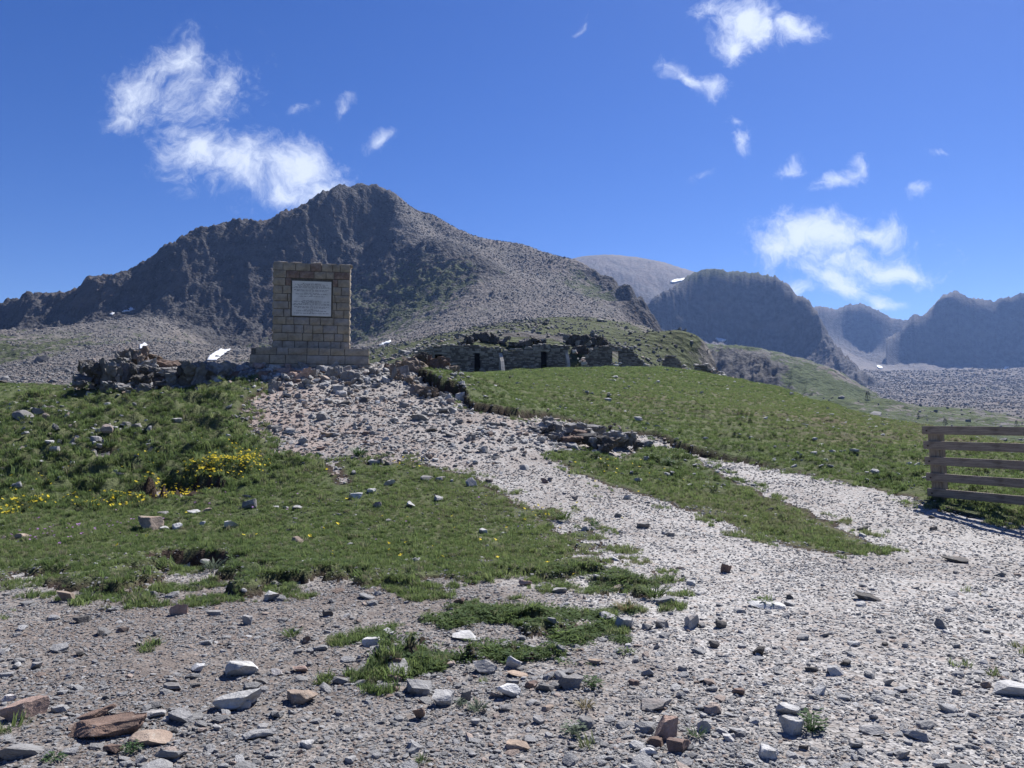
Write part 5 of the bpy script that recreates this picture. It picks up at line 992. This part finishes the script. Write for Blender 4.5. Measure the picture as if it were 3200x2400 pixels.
# ------------------------------------------------------------------ scattering: gravel, turf, boulder fields
PROTO = {}
def proto_collection(key, meshes):
    c = bpy.data.collections.new(key)
    for i, me in enumerate(meshes):
        o = bpy.data.objects.new('%s_%02d' % (key, i), me); c.objects.link(o)
    PROTO[key] = c; return c
def scatter(name, coll, pos, rot, scl, var, tone, label=None, cat=None, kind='stuff', parent=None):
    me = bpy.data.meshes.new(name); n = len(pos)
    me.vertices.add(n); me.vertices.foreach_set('co', np.asarray(pos, np.float32).ravel())
    me.attributes.new('rot', 'FLOAT_VECTOR', 'POINT').data.foreach_set('vector', np.asarray(rot, np.float32).ravel())
    me.attributes.new('scl', 'FLOAT_VECTOR', 'POINT').data.foreach_set('vector', np.asarray(scl, np.float32).ravel())
    me.attributes.new('var', 'INT', 'POINT').data.foreach_set('value', np.asarray(var, np.int32))
    me.attributes.new('tone', 'FLOAT', 'POINT').data.foreach_set('value', np.asarray(tone, np.float32))
    o = put(name, me, parent, label=label, cat=cat, kind=kind)
    ng = bpy.data.node_groups.new(name, 'GeometryNodeTree')
    ng.interface.new_socket('Geometry', in_out='INPUT', socket_type='NodeSocketGeometry'); ng.interface.new_socket('Geometry', in_out='OUTPUT', socket_type='NodeSocketGeometry')
    N, L = ng.nodes, ng.links
    gi, go = N.new('NodeGroupInput'), N.new('NodeGroupOutput'); ip = N.new('GeometryNodeInstanceOnPoints'); ci = N.new('GeometryNodeCollectionInfo')
    ci.inputs['Collection'].default_value = coll; ci.inputs['Separate Children'].default_value = True; ci.inputs['Reset Children'].default_value = True
    L.new(gi.outputs[0], ip.inputs['Points']); L.new(ci.outputs[0], ip.inputs['Instance']); ip.inputs['Pick Instance'].default_value = True
    def at(nm, ty):
        a = N.new('GeometryNodeInputNamedAttribute'); a.data_type = ty; a.inputs['Name'].default_value = nm; return a.outputs[0]
    L.new(at('var', 'INT'), ip.inputs['Instance Index']); L.new(at('rot', 'FLOAT_VECTOR'), ip.inputs['Rotation']); L.new(at('scl', 'FLOAT_VECTOR'), ip.inputs['Scale'])
    L.new(ip.outputs[0], go.inputs[0]); md = o.modifiers.new('scatter', 'NODES'); md.node_group = ng
    return o
def plain_rock(seed, sub, **k):
    v, f = rock_geo(seed, sub, **k); return link_mesh('stone', v, f, 3, [MAT['stone']], smooth=False)
stones = proto_collection('pebbles', [plain_rock(s, 1, cuts=7, rough=.10) for s in range(2000, 2010)] + [plain_rock(s, 2, cuts=10, rough=.06) for s in range(2010, 2016)])

def polar_pts(n, r0, r1, seed, amax=R(42), p=1.0):
    rs = np.random.RandomState(seed); az = rs.uniform(-amax, amax, n); t = rs.rand(n)
    r = r0 * (r1 / r0) ** t if p == 1.0 else (r0 ** (1 - p) + t * (r1 ** (1 - p) - r0 ** (1 - p))) ** (1 / (1 - p))
    return rs, r * np.sin(az), r * np.cos(az), r
def normal_tilt(rs, n, a): return rs.normal(0, a, (n, 2))

def build_gravel():
    N = 300000; rs, x, y, r = polar_pts(N, 2.6, 34, 11, p=1.25)
    z, t, sd, pit = ground_full(x, y)
    patch = fbm(x / 1.3, y / 1.0, 5, 91, .6); dirt = dirt0 = np.clip(idw(DIRT, x, y, .35, 1), 0, 1); pink = np.clip(idw(PINK, x, y, .05, 1), 0, 1)
    big = rs.rand(N)
    keep = (sd < .05) & (rs.rand(N) < np.clip(.52 + 1.1 * patch + .15 * dirt0, .10, 1.))
    bare = (sd >= .05) & (rs.rand(N) < np.where(r < 12.5, .20, .02) * np.clip(1.6 - sd, .25, 1.6)); keep |= bare
    x, y, z, r, sd, dirt, pink, big, patch = (a[keep] for a in (x, y, z, r, sd, dirt, pink, big, patch)); n = len(x)
    s = .0055 * np.exp(rs.normal(0, .45, n)); s = np.where(big > .955, s * 2.1, s); s = np.where(big > .992, s * 1.9, s)
    s = np.maximum(s, .0010 * r * rs.uniform(.7, 1.35, n)); s = np.minimum(s, .10)
    upper = sstep(12, 17, r) * (x < 4.5); s = np.where((big > .80) & (upper > .5) & (r < 24), s * 2.3, s)
    flat = rs.uniform(.28, .7, n); scl = np.column_stack([s * rs.uniform(.8, 1.5, n), s * rs.uniform(.8, 1.2, n), s * flat])
    rot = np.column_stack([rs.normal(0, .22, n), rs.normal(0, .22, n), rs.uniform(0, 6.28, n)])
    tone = np.clip(rs.normal(.60, .13, n) - .26 * dirt, .02, .80)
    rd = rs.rand(n) < (.04 + .06 * dirt + .32 * pink); tone = np.where(rd, rs.uniform(.83, 1, n), tone)
    pos = np.column_stack([x, y, z + scl[:, 2] * .30])
    o = scatter('gravel', stones, pos, rot, scl, rs.randint(0, 16, n), tone); return n
print('gravel', build_gravel())

def build_meadow_stones():
    rs, x, y, r = polar_pts(5200, 14, 78, 19, p=.9); z, t, sd, pit = ground_full(x, y); pt = fbm(x / 4, y / 4, 4, 311)
    keep = (sd > .3) & (rs.rand(len(x)) < np.clip(.35 + 1.4 * pt, 0.05, 1)) & (np.abs(x + 6) > 2.2); x, y, z, r = x[keep], y[keep], z[keep], r[keep]; n = len(x)
    s = np.maximum(.035 * np.exp(rs.normal(0, .4, n)), .0011 * r) * (1 + .8 * (rs.rand(n) > .95)); scl = np.column_stack([s * rs.uniform(.9, 1.7, n), s, s * rs.uniform(.4, .8, n)])
    scatter('meadow_stones', stones, np.column_stack([x, y, z + scl[:, 2] * .6 + .01]), np.column_stack([rs.normal(0, .2, n), rs.normal(0, .2, n), rs.uniform(0, 6.28, n)]), scl, rs.randint(0, 10, n), np.clip(rs.normal(.68, .1, n), .3, .8)); return n
print('meadow stones', build_meadow_stones())

def build_rubble():
    rs = np.random.RandomState(29); U, Vv, K = [], [], []
    for (u, v, su, sv, n, k) in ((900, 1170, 150, 14, 420, .9), (1080, 1185, 80, 16, 160, .9), (1000, 1265, 150, 35, 300, .5), (880, 1330, 130, 45, 260, .45), (1250, 1290, 140, 35, 160, .5), (1400, 1230, 50, 24, 120, .8), (1700, 1360, 80, 20, 140, .7), (1900, 1380, 70, 18, 150, .7), (1150, 1420, 120, 30, 140, .45), (1450, 1400, 120, 50, 120, .45), (560, 1205, 150, 12, 130, .8), (300, 1205, 70, 12, 90, .8), (250, 1320, 160, 60, 110, .7), (130, 1400, 120, 60, 60, .6)):
        U.append(rs.normal(u, su, n)); Vv.append(rs.normal(v, sv, n)); K.append(np.full(n, k))
    U, Vv, K = map(np.concatenate, (U, Vv, K)); h = hit(U, np.maximum(Vv, 1135)); ok = ~np.isnan(h[:, 0]) & (h[:, 1] < 27); ok &= (np.abs(h[:, 0] + 6) > 1.75) | (np.abs(h[:, 1] - 22.9) > .7); h, K = h[ok], K[ok]; n = len(h); z = gzf(h[:, 0], h[:, 1])
    s = .052 * K * np.exp(rs.normal(0, .42, n)); scl = np.column_stack([s * rs.uniform(.9, 1.6, n), s, s * rs.uniform(.45, .95, n)]); pk = rs.rand(n) < np.clip(.15 + .3 * idw(PINK, h[:, 0], h[:, 1], .05, 1), 0, 1)
    tone = np.where(pk, rs.uniform(.83, 1, n), np.clip(rs.normal(.52, .16, n), .05, .8))
    scatter('rubble', stones, np.column_stack([h[:, 0], h[:, 1], z + scl[:, 2] * .45]), np.column_stack([rs.normal(0, .35, n), rs.normal(0, .35, n), rs.uniform(0, 6.28, n)]), scl, rs.randint(10, 16, n), tone); return n
print('rubble', build_rubble())

# ---- grass tufts
def tuft_mesh(seed, nb, h, spread, width, lean=.5):
    rs = np.random.RandomState(seed); V, Fq = [], []
    for k in range(nb):
        a = rs.uniform(0, 6.28); r = spread * math.sqrt(rs.rand()); bx, by = r * math.cos(a), r * math.sin(a)
        hh = h * rs.uniform(.55, 1.1); d = rs.uniform(0, 6.28); ln = lean * rs.uniform(.3, 1.2) * hh; w = width * rs.uniform(.7, 1.3); dx, dy = math.cos(d), math.sin(d); px, py = -dy * w, dx * w
        n = len(V)
        V += [(bx - px, by - py, -.01), (bx + px, by + py, -.01), (bx + dx * ln * .35 + px * .8, by + dy * ln * .35 + py * .8, hh * .6), (bx + dx * ln * .35 - px * .8, by + dy * ln * .35 - py * .8, hh * .6), (bx + dx * ln, by + dy * ln, hh)]
        Fq += [(n, n + 1, n + 2), (n, n + 2, n + 3), (n + 3, n + 2, n + 4)]
    return link_mesh('tuft', V, Fq, 3, [MAT['grass']], smooth=False)
def leaf_mesh(seed, nb, h, spread, width):
    rs = np.random.RandomState(seed); V, Fq = [], []
    for k in range(nb):
        a = rs.uniform(0, 6.28); r = spread * math.sqrt(rs.rand()); bx, by = r * math.cos(a), r * math.sin(a); hh = h * rs.uniform(.3, 1.1); L = width * rs.uniform(1.6, 2.8); w = width * rs.uniform(.5, .9); dx, dy = math.cos(a + rs.normal(0, .5)), math.sin(a + rs.normal(0, .5)); el = rs.uniform(-.1, .7); n = len(V)
        V += [(bx, by, hh * .8), (bx + dx * L * .5 - dy * w, by + dy * L * .5 + dx * w, hh * .8 + L * .5 * el), (bx + dx * L, by + dy * L, hh * .8 + L * .6 * el), (bx + dx * L * .5 + dy * w, by + dy * L * .5 - dx * w, hh * .8 + L * .5 * el)]
        Fq += [(n, n + 1, n + 2), (n, n + 2, n + 3)]
    return link_mesh('leaves', V, Fq, 3, [MAT['grass']], smooth=False)
tufts = proto_collection('tufts', [tuft_mesh(s, 26, 1.0, .62, .045, .7) for s in range(8)] + [leaf_mesh(s, 30, .5, .6, .13) for s in range(3)])
LEAFY = wpts([(1120, 1365, 1, .55), (1180, 1390, 1, .4), (1060, 1350, 1, .35), (1320, 1255, .9, .3), (560, 1255, .6, .4), (620, 1250, .6, .3)])
def build_grass():
    N = 330000; rs, x, y, r = polar_pts(N, 3.4, 110, 23, p=1.25)
    z, t, sd, pit = ground_full(x, y)
    patch = fbm(x / .55, y / .55, 4, 191); patch2 = fbm(x / 2.6, y / 2.2, 3, 197)
    low = sstep(10.6, 8.3, r)                        # the lawn thins out towards the gravel
    cover = np.clip(1.0 + 1.3 * patch + .7 * patch2, 0, 1)
    cover = cover * sstep(-.15, .55, sd + .5 * patch) * (pit < .03)
    lone = (sd <= 0) & (((patch > .45) & (rs.rand(N) < np.where(r < 9, .05, .03))) | ((sd > -.35) & (patch > .05) & (rs.rand(N) < .5)))
    keep = (rs.rand(N) < cover) | lone
    keep &= (np.abs(x + 6.0) > 1.75) | (np.abs(y - 22.9) > .75) | False
    x, y, z, r, sd, patch, patch2 = (a[keep] for a in (x, y, z, r, sd, patch, patch2)); n = len(x)
    dry = np.clip(idw(wpts_dry, x, y, .18, 1), 0, 1); am = idw(MOUND, x, y, .10, 1); leaf = idw(LEAFY, x, y, 0, 1)
    h = (.034 + .10 * np.clip(am - .06, 0, .3)) * np.exp(rs.normal(0, .32, n)); h = np.maximum(h, .0017 * r * rs.uniform(.8, 1.5, n)); h = np.minimum(h * (1 + .7 * np.clip(patch, 0, 1)), .30)
    wdt = np.maximum(h * rs.uniform(.75, 1.25, n), .0030 * r)
    scl = np.column_stack([wdt, wdt, h]); rot = np.column_stack([rs.normal(0, .18, n), rs.normal(0, .18, n), rs.uniform(0, 6.28, n)])
    tone = np.clip(.36 + .22 * patch + .20 * patch2 + rs.normal(0, .14, n) + .55 * dry * (rs.rand(n) < .8) - .28 * ((fbm(x / 1.1, y / .8, 3, 205) > .22) & (r > 14)), .0, 1.)
    tone = np.where(rs.rand(n) < .10, rs.uniform(.75, 1, n), tone); tone = np.clip(tone - .22 * np.clip((am - .2) / .15, 0, 1) * (patch < .15) + .05 * (am < .08) - .13 * ((r > 15) & (x > -3)), 0, 1); isleaf = rs.rand(n) < leaf * .9; var = np.where(isleaf, 8 + rs.randint(0, 3, n), rs.randint(0, 8, n)); tone = np.where(isleaf, rs.uniform(.1, .4, n), tone)
    scl[isleaf] *= 1.3
    scatter('grass', tufts, np.column_stack([x, y, z - .004]), rot, scl, var, tone); return n
print('grass', build_grass())


# ---- flowers
def flower_mesh(col, seed, big=1.0):
    rs = np.random.RandomState(seed); V, Fq, mi = [], [], []
    V += [(-.02, 0, 0), (.02, 0, 0), (.015, .01, .95), (-.015, .01, .95)]; Fq.append((0, 1, 2, 3)); mi.append(1)
    for k in range(6):
        a = k * 1.047 + rs.uniform(-.15, .15); n = len(V); r = .30 * big; el = rs.uniform(-.05, .16)
        V += [(0, 0, .95), (r * .6 * math.cos(a - .45), r * .6 * math.sin(a - .45), .95 + el * .5), (r * math.cos(a), r * math.sin(a), .95 + el), (r * .6 * math.cos(a + .45), r * .6 * math.sin(a + .45), .95 + el * .5)]; Fq.append((n, n + 1, n + 2, n + 3)); mi.append(0)
    me = link_mesh('flower', V, Fq, 4, [MAT[col], MAT['leaf']], smooth=False); me.polygons.foreach_set('material_index', mi); return me
MAT['leaf'] = mat_leafy('leaf_green', (.05, .085, .028), (.10, .14, .045)); MAT['yellow'] = mat_leafy('petal_yellow', (.72, .56, .03), (.80, .66, .06), .3); MAT['purple'] = mat_leafy('petal_purple', (.34, .17, .42), (.45, .25, .52), .3)
def flowers(name, col, rows, n, spread, seed, size):
    rs = np.random.RandomState(seed); P = []
    for (u, v, su, sv, w) in rows: P += [(u + rs.normal(0, su), v + rs.normal(0, sv)) for _ in range(int(n * w))]
    P = np.array(P) * S; h = hit(P[:, 0], P[:, 1]); h = h[~np.isnan(h[:, 0])]; z = gzf(h[:, 0], h[:, 1]); k = len(h); s = size * rs.uniform(.7, 1.3, k)
    scatter(name, proto_collection(name + '_heads', [flower_mesh(col, seed + i) for i in range(4)]), np.column_stack([h[:, 0], h[:, 1], z]), np.column_stack([rs.normal(0, .35, k) + .25, rs.normal(0, .35, k), rs.uniform(0, 6.28, k)]), np.column_stack([s, s, s * 1.1]), rs.randint(0, 4, k), rs.rand(k))
flowers('yellow_flowers', 'yellow', [(545, 996, 12, 5, .06), (500, 990, 10, 6, .03), (470, 1028, 28, 6, .16), (520, 1020, 22, 7, .16), (440, 1036, 18, 5, .10), (400, 1050, 25, 6, .10), (350, 1062, 25, 7, .12), (290, 1075, 25, 7, .10), (200, 1090, 30, 5, .05), (60, 1090, 30, 8, .06), (20, 1105, 18, 7, .05), (120, 1060, 60, 25, .03), (300, 1000, 90, 22, .03), (900, 1150, 230, 60, .04), (1350, 1010, 60, 14, .025), (885, 1005, 30, 6, .015), (1150, 1110, 25, 8, .01)], 950, 1, 51, .075)
flowers('purple_flowers', 'purple', [(160, 1163, 90, 14, .3), (220, 1140, 50, 12, .25), (70, 1165, 40, 8, .15), (280, 1130, 40, 10, .1), (530, 1090, 120, 20, .2), (900, 1120, 150, 40, .15)], 70, 1, 61, .06)
# ---- single plants
def plant(u, v, wpx, hpx, label, leafy, cols=None, group=None, nb=60, name='plant', cat='plant'):
    h = hit(u, v)[0]; Y = h[1]; w, ht = wpx / F * Y, hpx / F * Y; z = float(gzf(h[0], h[1])[0])
    rs = np.random.RandomState(int(u)); V, Fq = [], []
    for k in range(nb):
        a = rs.uniform(0, 6.28); rr = math.sqrt(rs.rand()); el = rs.uniform(.2, 1) * math.sqrt(max(1 - rr * rr * .8, .05)); bx, by, bz = .5 * w * rr * math.cos(a), .5 * w * rr * math.sin(a), ht * el
        L = (.22 if leafy else .5) * max(w, ht) * rs.uniform(.6, 1.2); wd = L * (.26 if leafy else .05); d = a + rs.normal(0, .6); dx, dy = math.cos(d), math.sin(d); up = rs.uniform(-.2, .6) if leafy else rs.uniform(.6, 1.4); n = len(V)
        sx, sy, sz = (bx * .8, by * .8, bz * .75) if leafy else (bx * .45, by * .45, 0)
        V += [(sx, sy, sz), (sx + dx * L * .5 - dy * wd, sy + dy * L * .5 + dx * wd, sz + L * .5 * up), (sx + dx * L, sy + dy * L, sz + L * .75 * up), (sx + dx * L * .5 + dy * wd, sy + dy * L * .5 - dx * wd, sz + L * .5 * up)]; Fq.append((n, n + 1, n + 2, n + 3))
        if leafy:
            n = len(V); V += [(bx * .1, by * .1, 0), (bx * .1 + .012 * w, by * .1, 0), (sx + .008 * w, sy, sz), (sx, sy, sz)]; Fq.append((n, n + 1, n + 2, n + 3))
    me = link_mesh(name, V, Fq, 4, [MAT[cols or 'leaf']], smooth=False); put(name, me, label=label, cat=cat, group=group, loc=(h[0], h[1] + w * .25, z))
MAT['leaf_dark'] = mat_leafy('leaf_dark', (.035, .07, .03), (.07, .12, .045)); MAT['leaf_grey'] = mat_leafy('leaf_grey', (.08, .11, .075), (.14, .17, .12)); MAT['leaf_dry'] = mat_leafy('leaf_dry', (.17, .145, .08), (.25, .21, .12))
plant(2545, 2295, 95, 95, 'dark green leafy plant growing against the white boulder', True, 'leaf_dark', nb=110)
plant(1795, 2300, 75, 60, 'grey-green leafy plant in front of the rounded grey cobble', True, 'leaf_grey', nb=90)
plant(1490, 2225, 66, 50, 'grey-green grass tuft beside the pale smooth boulder', False, 'leaf_grey', nb=90, name='grass_tuft', cat='grass tuft')
plant(1440, 2205, 40, 34, 'small grey-green sprig between the pale smooth boulder and narrow upright stone', True, 'leaf_grey')
plant(405, 2355, 60, 46, 'dark green weed against the flat tan slab', True, 'leaf_dark', nb=80)
plant(160, 2375, 70, 30, 'low dark green weed on gravel near the long reddish slab', True, 'leaf_dark')
plant(905, 1998, 62, 44, 'grass tuft beside the small reddish stone', False, 'leaf', nb=80, name='grass_tuft', cat='grass tuft')
plant(475, 2015, 48, 38, 'thin olive grass tuft alone on open gravel', False, 'leaf_dry', nb=50, name='grass_tuft', cat='grass tuft')
plant(1320, 2385, 46, 34, 'bright green grass tuft on the bare gravel', False, 'leaf', nb=60, name='grass_tuft', cat='grass tuft')
plant(1120, 1434, 60, 38, 'dark green broad tuft at the head of the lawn', False, 'leaf_dark', nb=90, name='grass_tuft', cat='grass tuft')
plant(1205, 1432, 30, 22, 'small dark tuft among stones right of the broad tuft', False, 'leaf_dark', name='grass_tuft', cat='grass tuft')
plant(1860, 1645, 44, 34, 'dark green tuft between stones on the left path edge', False, 'leaf_dark', name='grass_tuft', cat='grass tuft', nb=80)
plant(1760, 1628, 62, 44, 'green spiky tuft at the left path edge above the stones', False, 'leaf', name='grass_tuft', cat='grass tuft', nb=90)
plant(2090, 1460, 52, 46, 'dark green bush at the top of the grass strip', True, 'leaf_dark', nb=130, name='bush', cat='bush')
plant(2040, 1448, 60, 40, 'low green bush left of the dark green bush', True, 'leaf', nb=130, name='bush', cat='bush')
plant(1866, 1430, 30, 22, 'small round shrub under the rock ledge', True, 'leaf_dark', nb=60, name='bush', cat='bush')
plant(2390, 1900, 80, 26, 'low green weeds beside the broad flat white slab', True, 'leaf', nb=80)
plant(1960, 1915, 70, 46, 'dry brown seed-head tuft at the lawn corner', False, 'leaf_dry', nb=80, name='grass_tuft', cat='grass tuft')
plant(2050, 1880, 80, 70, 'green grass clump at the right corner of the lawn', False, 'leaf', nb=120, name='grass_tuft', cat='grass tuft')
plant(1960, 2045, 60, 26, 'broad-leaved green weed on pale gravel right of the leafy patch', True, 'leaf', nb=50)
plant(1850, 2160, 80, 36, 'dark green weed right of the grey wedge-shaped rock', True, 'leaf_dark', nb=80)
plant(1830, 2225, 60, 44, 'dry grass tuft behind the rounded grey cobble', False, 'leaf_dry', nb=70, name='grass_tuft', cat='grass tuft')
plant(2180, 2320, 60, 44, 'small tuft beside the red-brown rock', False, 'leaf_dark', nb=60, name='grass_tuft', cat='grass tuft')
plant(660, 1790, 70, 40, 'pale blue-green tuft by the dark hollow in the turf', False, 'leaf_grey', nb=80, name='grass_tuft', cat='grass tuft')
# ---- small conifers in the valley and a shrub on the knoll
MAT['needle'] = mat_leafy('needles', (.02, .035, .018), (.045, .065, .03), .15); MAT['bark'] = mat_scatter_plain('bark', (.06, .045, .035), (.11, .085, .065), 6)
def pine(u, vb, hpx, hfun, Y0, Y1, label):
    h = hit(u, vb, hfun, Y0, Y1, 1.006)[0]
    if np.isnan(h[0]): print('pine missed', u); return
    H = hpx / F * h[1]; rs = np.random.RandomState(int(u)); root = put('pine_tree', None, label=label, cat='tree', loc=tuple(h))
    bm = bmesh.new(); bmesh.ops.create_cone(bm, cap_ends=True, segments=7, radius1=H * .04, radius2=H * .008, depth=H); me = bpy.data.meshes.new('trunk'); bm.to_mesh(me); bm.free(); me.materials.append(MAT['bark']); t = put('trunk', me, root); t.location = (0, 0, H * .48)
    V, Fq = [], []
    for k in range(420):
        f = rs.rand() ** .8; R0 = H * .34 * (1 - f) ** .8 * rs.uniform(.4, 1.05) + H * .02; a = rs.uniform(0, 6.28); zz = H * (.08 + .92 * f); L = H * .10; n = len(V); d = a + rs.normal(0, .5)
        bx, by = R0 * math.cos(a), R0 * math.sin(a); dx, dy = math.cos(d), math.sin(d)
        V += [(bx, by, zz), (bx + dx * L - dy * L * .3, by + dy * L + dx * L * .3, zz + rs.uniform(-.3, .5) * L), (bx + dx * L + dy * L * .3, by + dy * L - dx * L * .3, zz + rs.uniform(-.3, .5) * L)]; Fq.append((n, n + 1, n + 2))
    put('crown', link_mesh('crown', V, Fq, 3, [MAT['needle']], smooth=False), root)
pine(2712, 1250, 27, val_h, 130, 900, 'dark conifer on the rocky spur beyond the grass slope')
pine(2954, 1332, 24, val_h, 130, 900, 'conifer showing just above the top fence rail')
pine(3176, 1330, 16, val_h, 130, 900, 'small dark conifer in the boulder field behind the fence')
pine(2870, 1306, 15, val_h, 130, 900, 'small conifer at the edge of the boulder field near the grass slope')
pine(1707, 1014, 17, main_h, 86, 700, 'lone dark shrub-like conifer on top of the green knoll')
# ---- little pile of stones with dry twigs on the meadow
def twig_pile():
    h = hit(1600, 1186)[0]; z = float(gzf(h[0], h[1])[0]); root = put('stone_pile', None, label='little pile of flat stones holding dry upright twigs on the far meadow', cat='stone pile', loc=(h[0], h[1], z)); k = h[1] / F
    for i, (dx, w, hh, tn) in enumerate(((-4, 14, 5, 'dark'), (6, 12, 4, 'grey'), (16, 14, 3, 'pale'))):
        o = put('stone', rock_mesh(60 + i, 2), root); o.scale = (w * k * .5, w * k * .4, hh * k * .7); o.location = (dx * k, 0, hh * k * .4); c = TONE[tn]; o.color = (*c, 1)
    for i, (dx, tx, hh) in enumerate(((-3, -.18, 20), (2, .1, 24), (0, -.02, 16))):
        bm = bmesh.new(); bmesh.ops.create_cone(bm, cap_ends=True, segments=6, radius1=.6 * k, radius2=.25 * k, depth=hh * k); me = bpy.data.meshes.new('twig'); bm.to_mesh(me); bm.free(); me.materials.append(MAT['bark']); o = put('twig', me, root); o.location = (dx * k + tx * hh * k * .5, 0, hh * k * .5); o.rotation_euler = (0, tx, 0)
twig_pile()

# ---- boulder fields on the mountain and in the valley
def build_scree(name, full, az0, az1, r0, r1, N, seed, smin, p, extra=None):
    rs = np.random.RandomState(seed); az = rs.uniform(R(az0), R(az1), N); t = rs.rand(N); r = (r0 ** (1 - p) + t * (r1 ** (1 - p) - r0 ** (1 - p))) ** (1 / (1 - p))
    x, y = r * np.sin(az), r * np.cos(az); z, rk, gn = full(x, y); pat = fbm(x / 30, y / 30, 4, seed)
    keep = rs.rand(N) < np.clip(1.1 - 1.5 * rk - 1.1 * gn + .8 * pat, .04, 1); x, y, z, r = x[keep], y[keep], z[keep], r[keep]; n = len(x)
    s = np.maximum(smin * np.exp(rs.normal(0, .45, n)), r * .00075 * rs.uniform(.6, 1.4, n)); s = np.where(rs.rand(n) > .98, s * 2, s)
    scl = np.column_stack([s * rs.uniform(.8, 1.4, n), s, s * rs.uniform(.5, .9, n)]); rot = np.column_stack([rs.normal(0, .4, n), rs.normal(0, .4, n), rs.uniform(0, 6.28, n)])
    lp = fbm(x / 70, y / 70, 4, seed + 3); tone = np.clip(rs.normal(.175, .055, n) + .13 * lp, .04, .8); tone = np.where(rs.rand(n) < np.clip(.06 + .25 * lp, 0, 1), rs.uniform(.83, .95, n), tone)
    scatter(name, stones, np.column_stack([x, y, z + scl[:, 2] * .25]), rot, scl, rs.randint(0, 10, n), tone); return n
print('scree', build_scree('scree', main_full, -38, 16, 95, 780, 85000, 71, .2, 0.2), build_scree('boulder_field', val_full, 14, 37, 180, 1680, 60000, 73, .3, 0.3))
# ------------------------------------------------------------------ the mountain air
def build_haze():
    zs = []
    for o in COL.objects:
        if o.get('kind') == 'structure':
            a = np.empty(len(o.data.vertices) * 3, np.float32); o.data.vertices.foreach_get('co', a); zs += [a[2::3].min(), a[2::3].max()]
    lo, hi = float(min(zs)) - 1, float(max(zs)) + 10
    bm = bmesh.new(); bmesh.ops.create_cube(bm, size=1); me = bpy.data.meshes.new('haze'); bm.to_mesh(me); bm.free()
    o = put('haze', me, kind='stuff'); o.scale = (5200, 4200, hi - lo); o.location = (300, 1200, (hi + lo) / 2)
    m = bpy.data.materials.new('mountain_air'); m.use_nodes = True; t = m.node_tree; t.nodes.clear(); out = t.nodes.new('ShaderNodeOutputMaterial'); v = t.nodes.new('ShaderNodeVolumePrincipled')
    v.inputs['Color'].default_value = (.30, .50, 1.0, 1); v.inputs['Density'].default_value = 0.000085; v.inputs['Anisotropy'].default_value = .35
    t.links.new(v.outputs[0], out.inputs['Volume']); me.materials.append(m); print('haze', lo, hi)
build_haze()
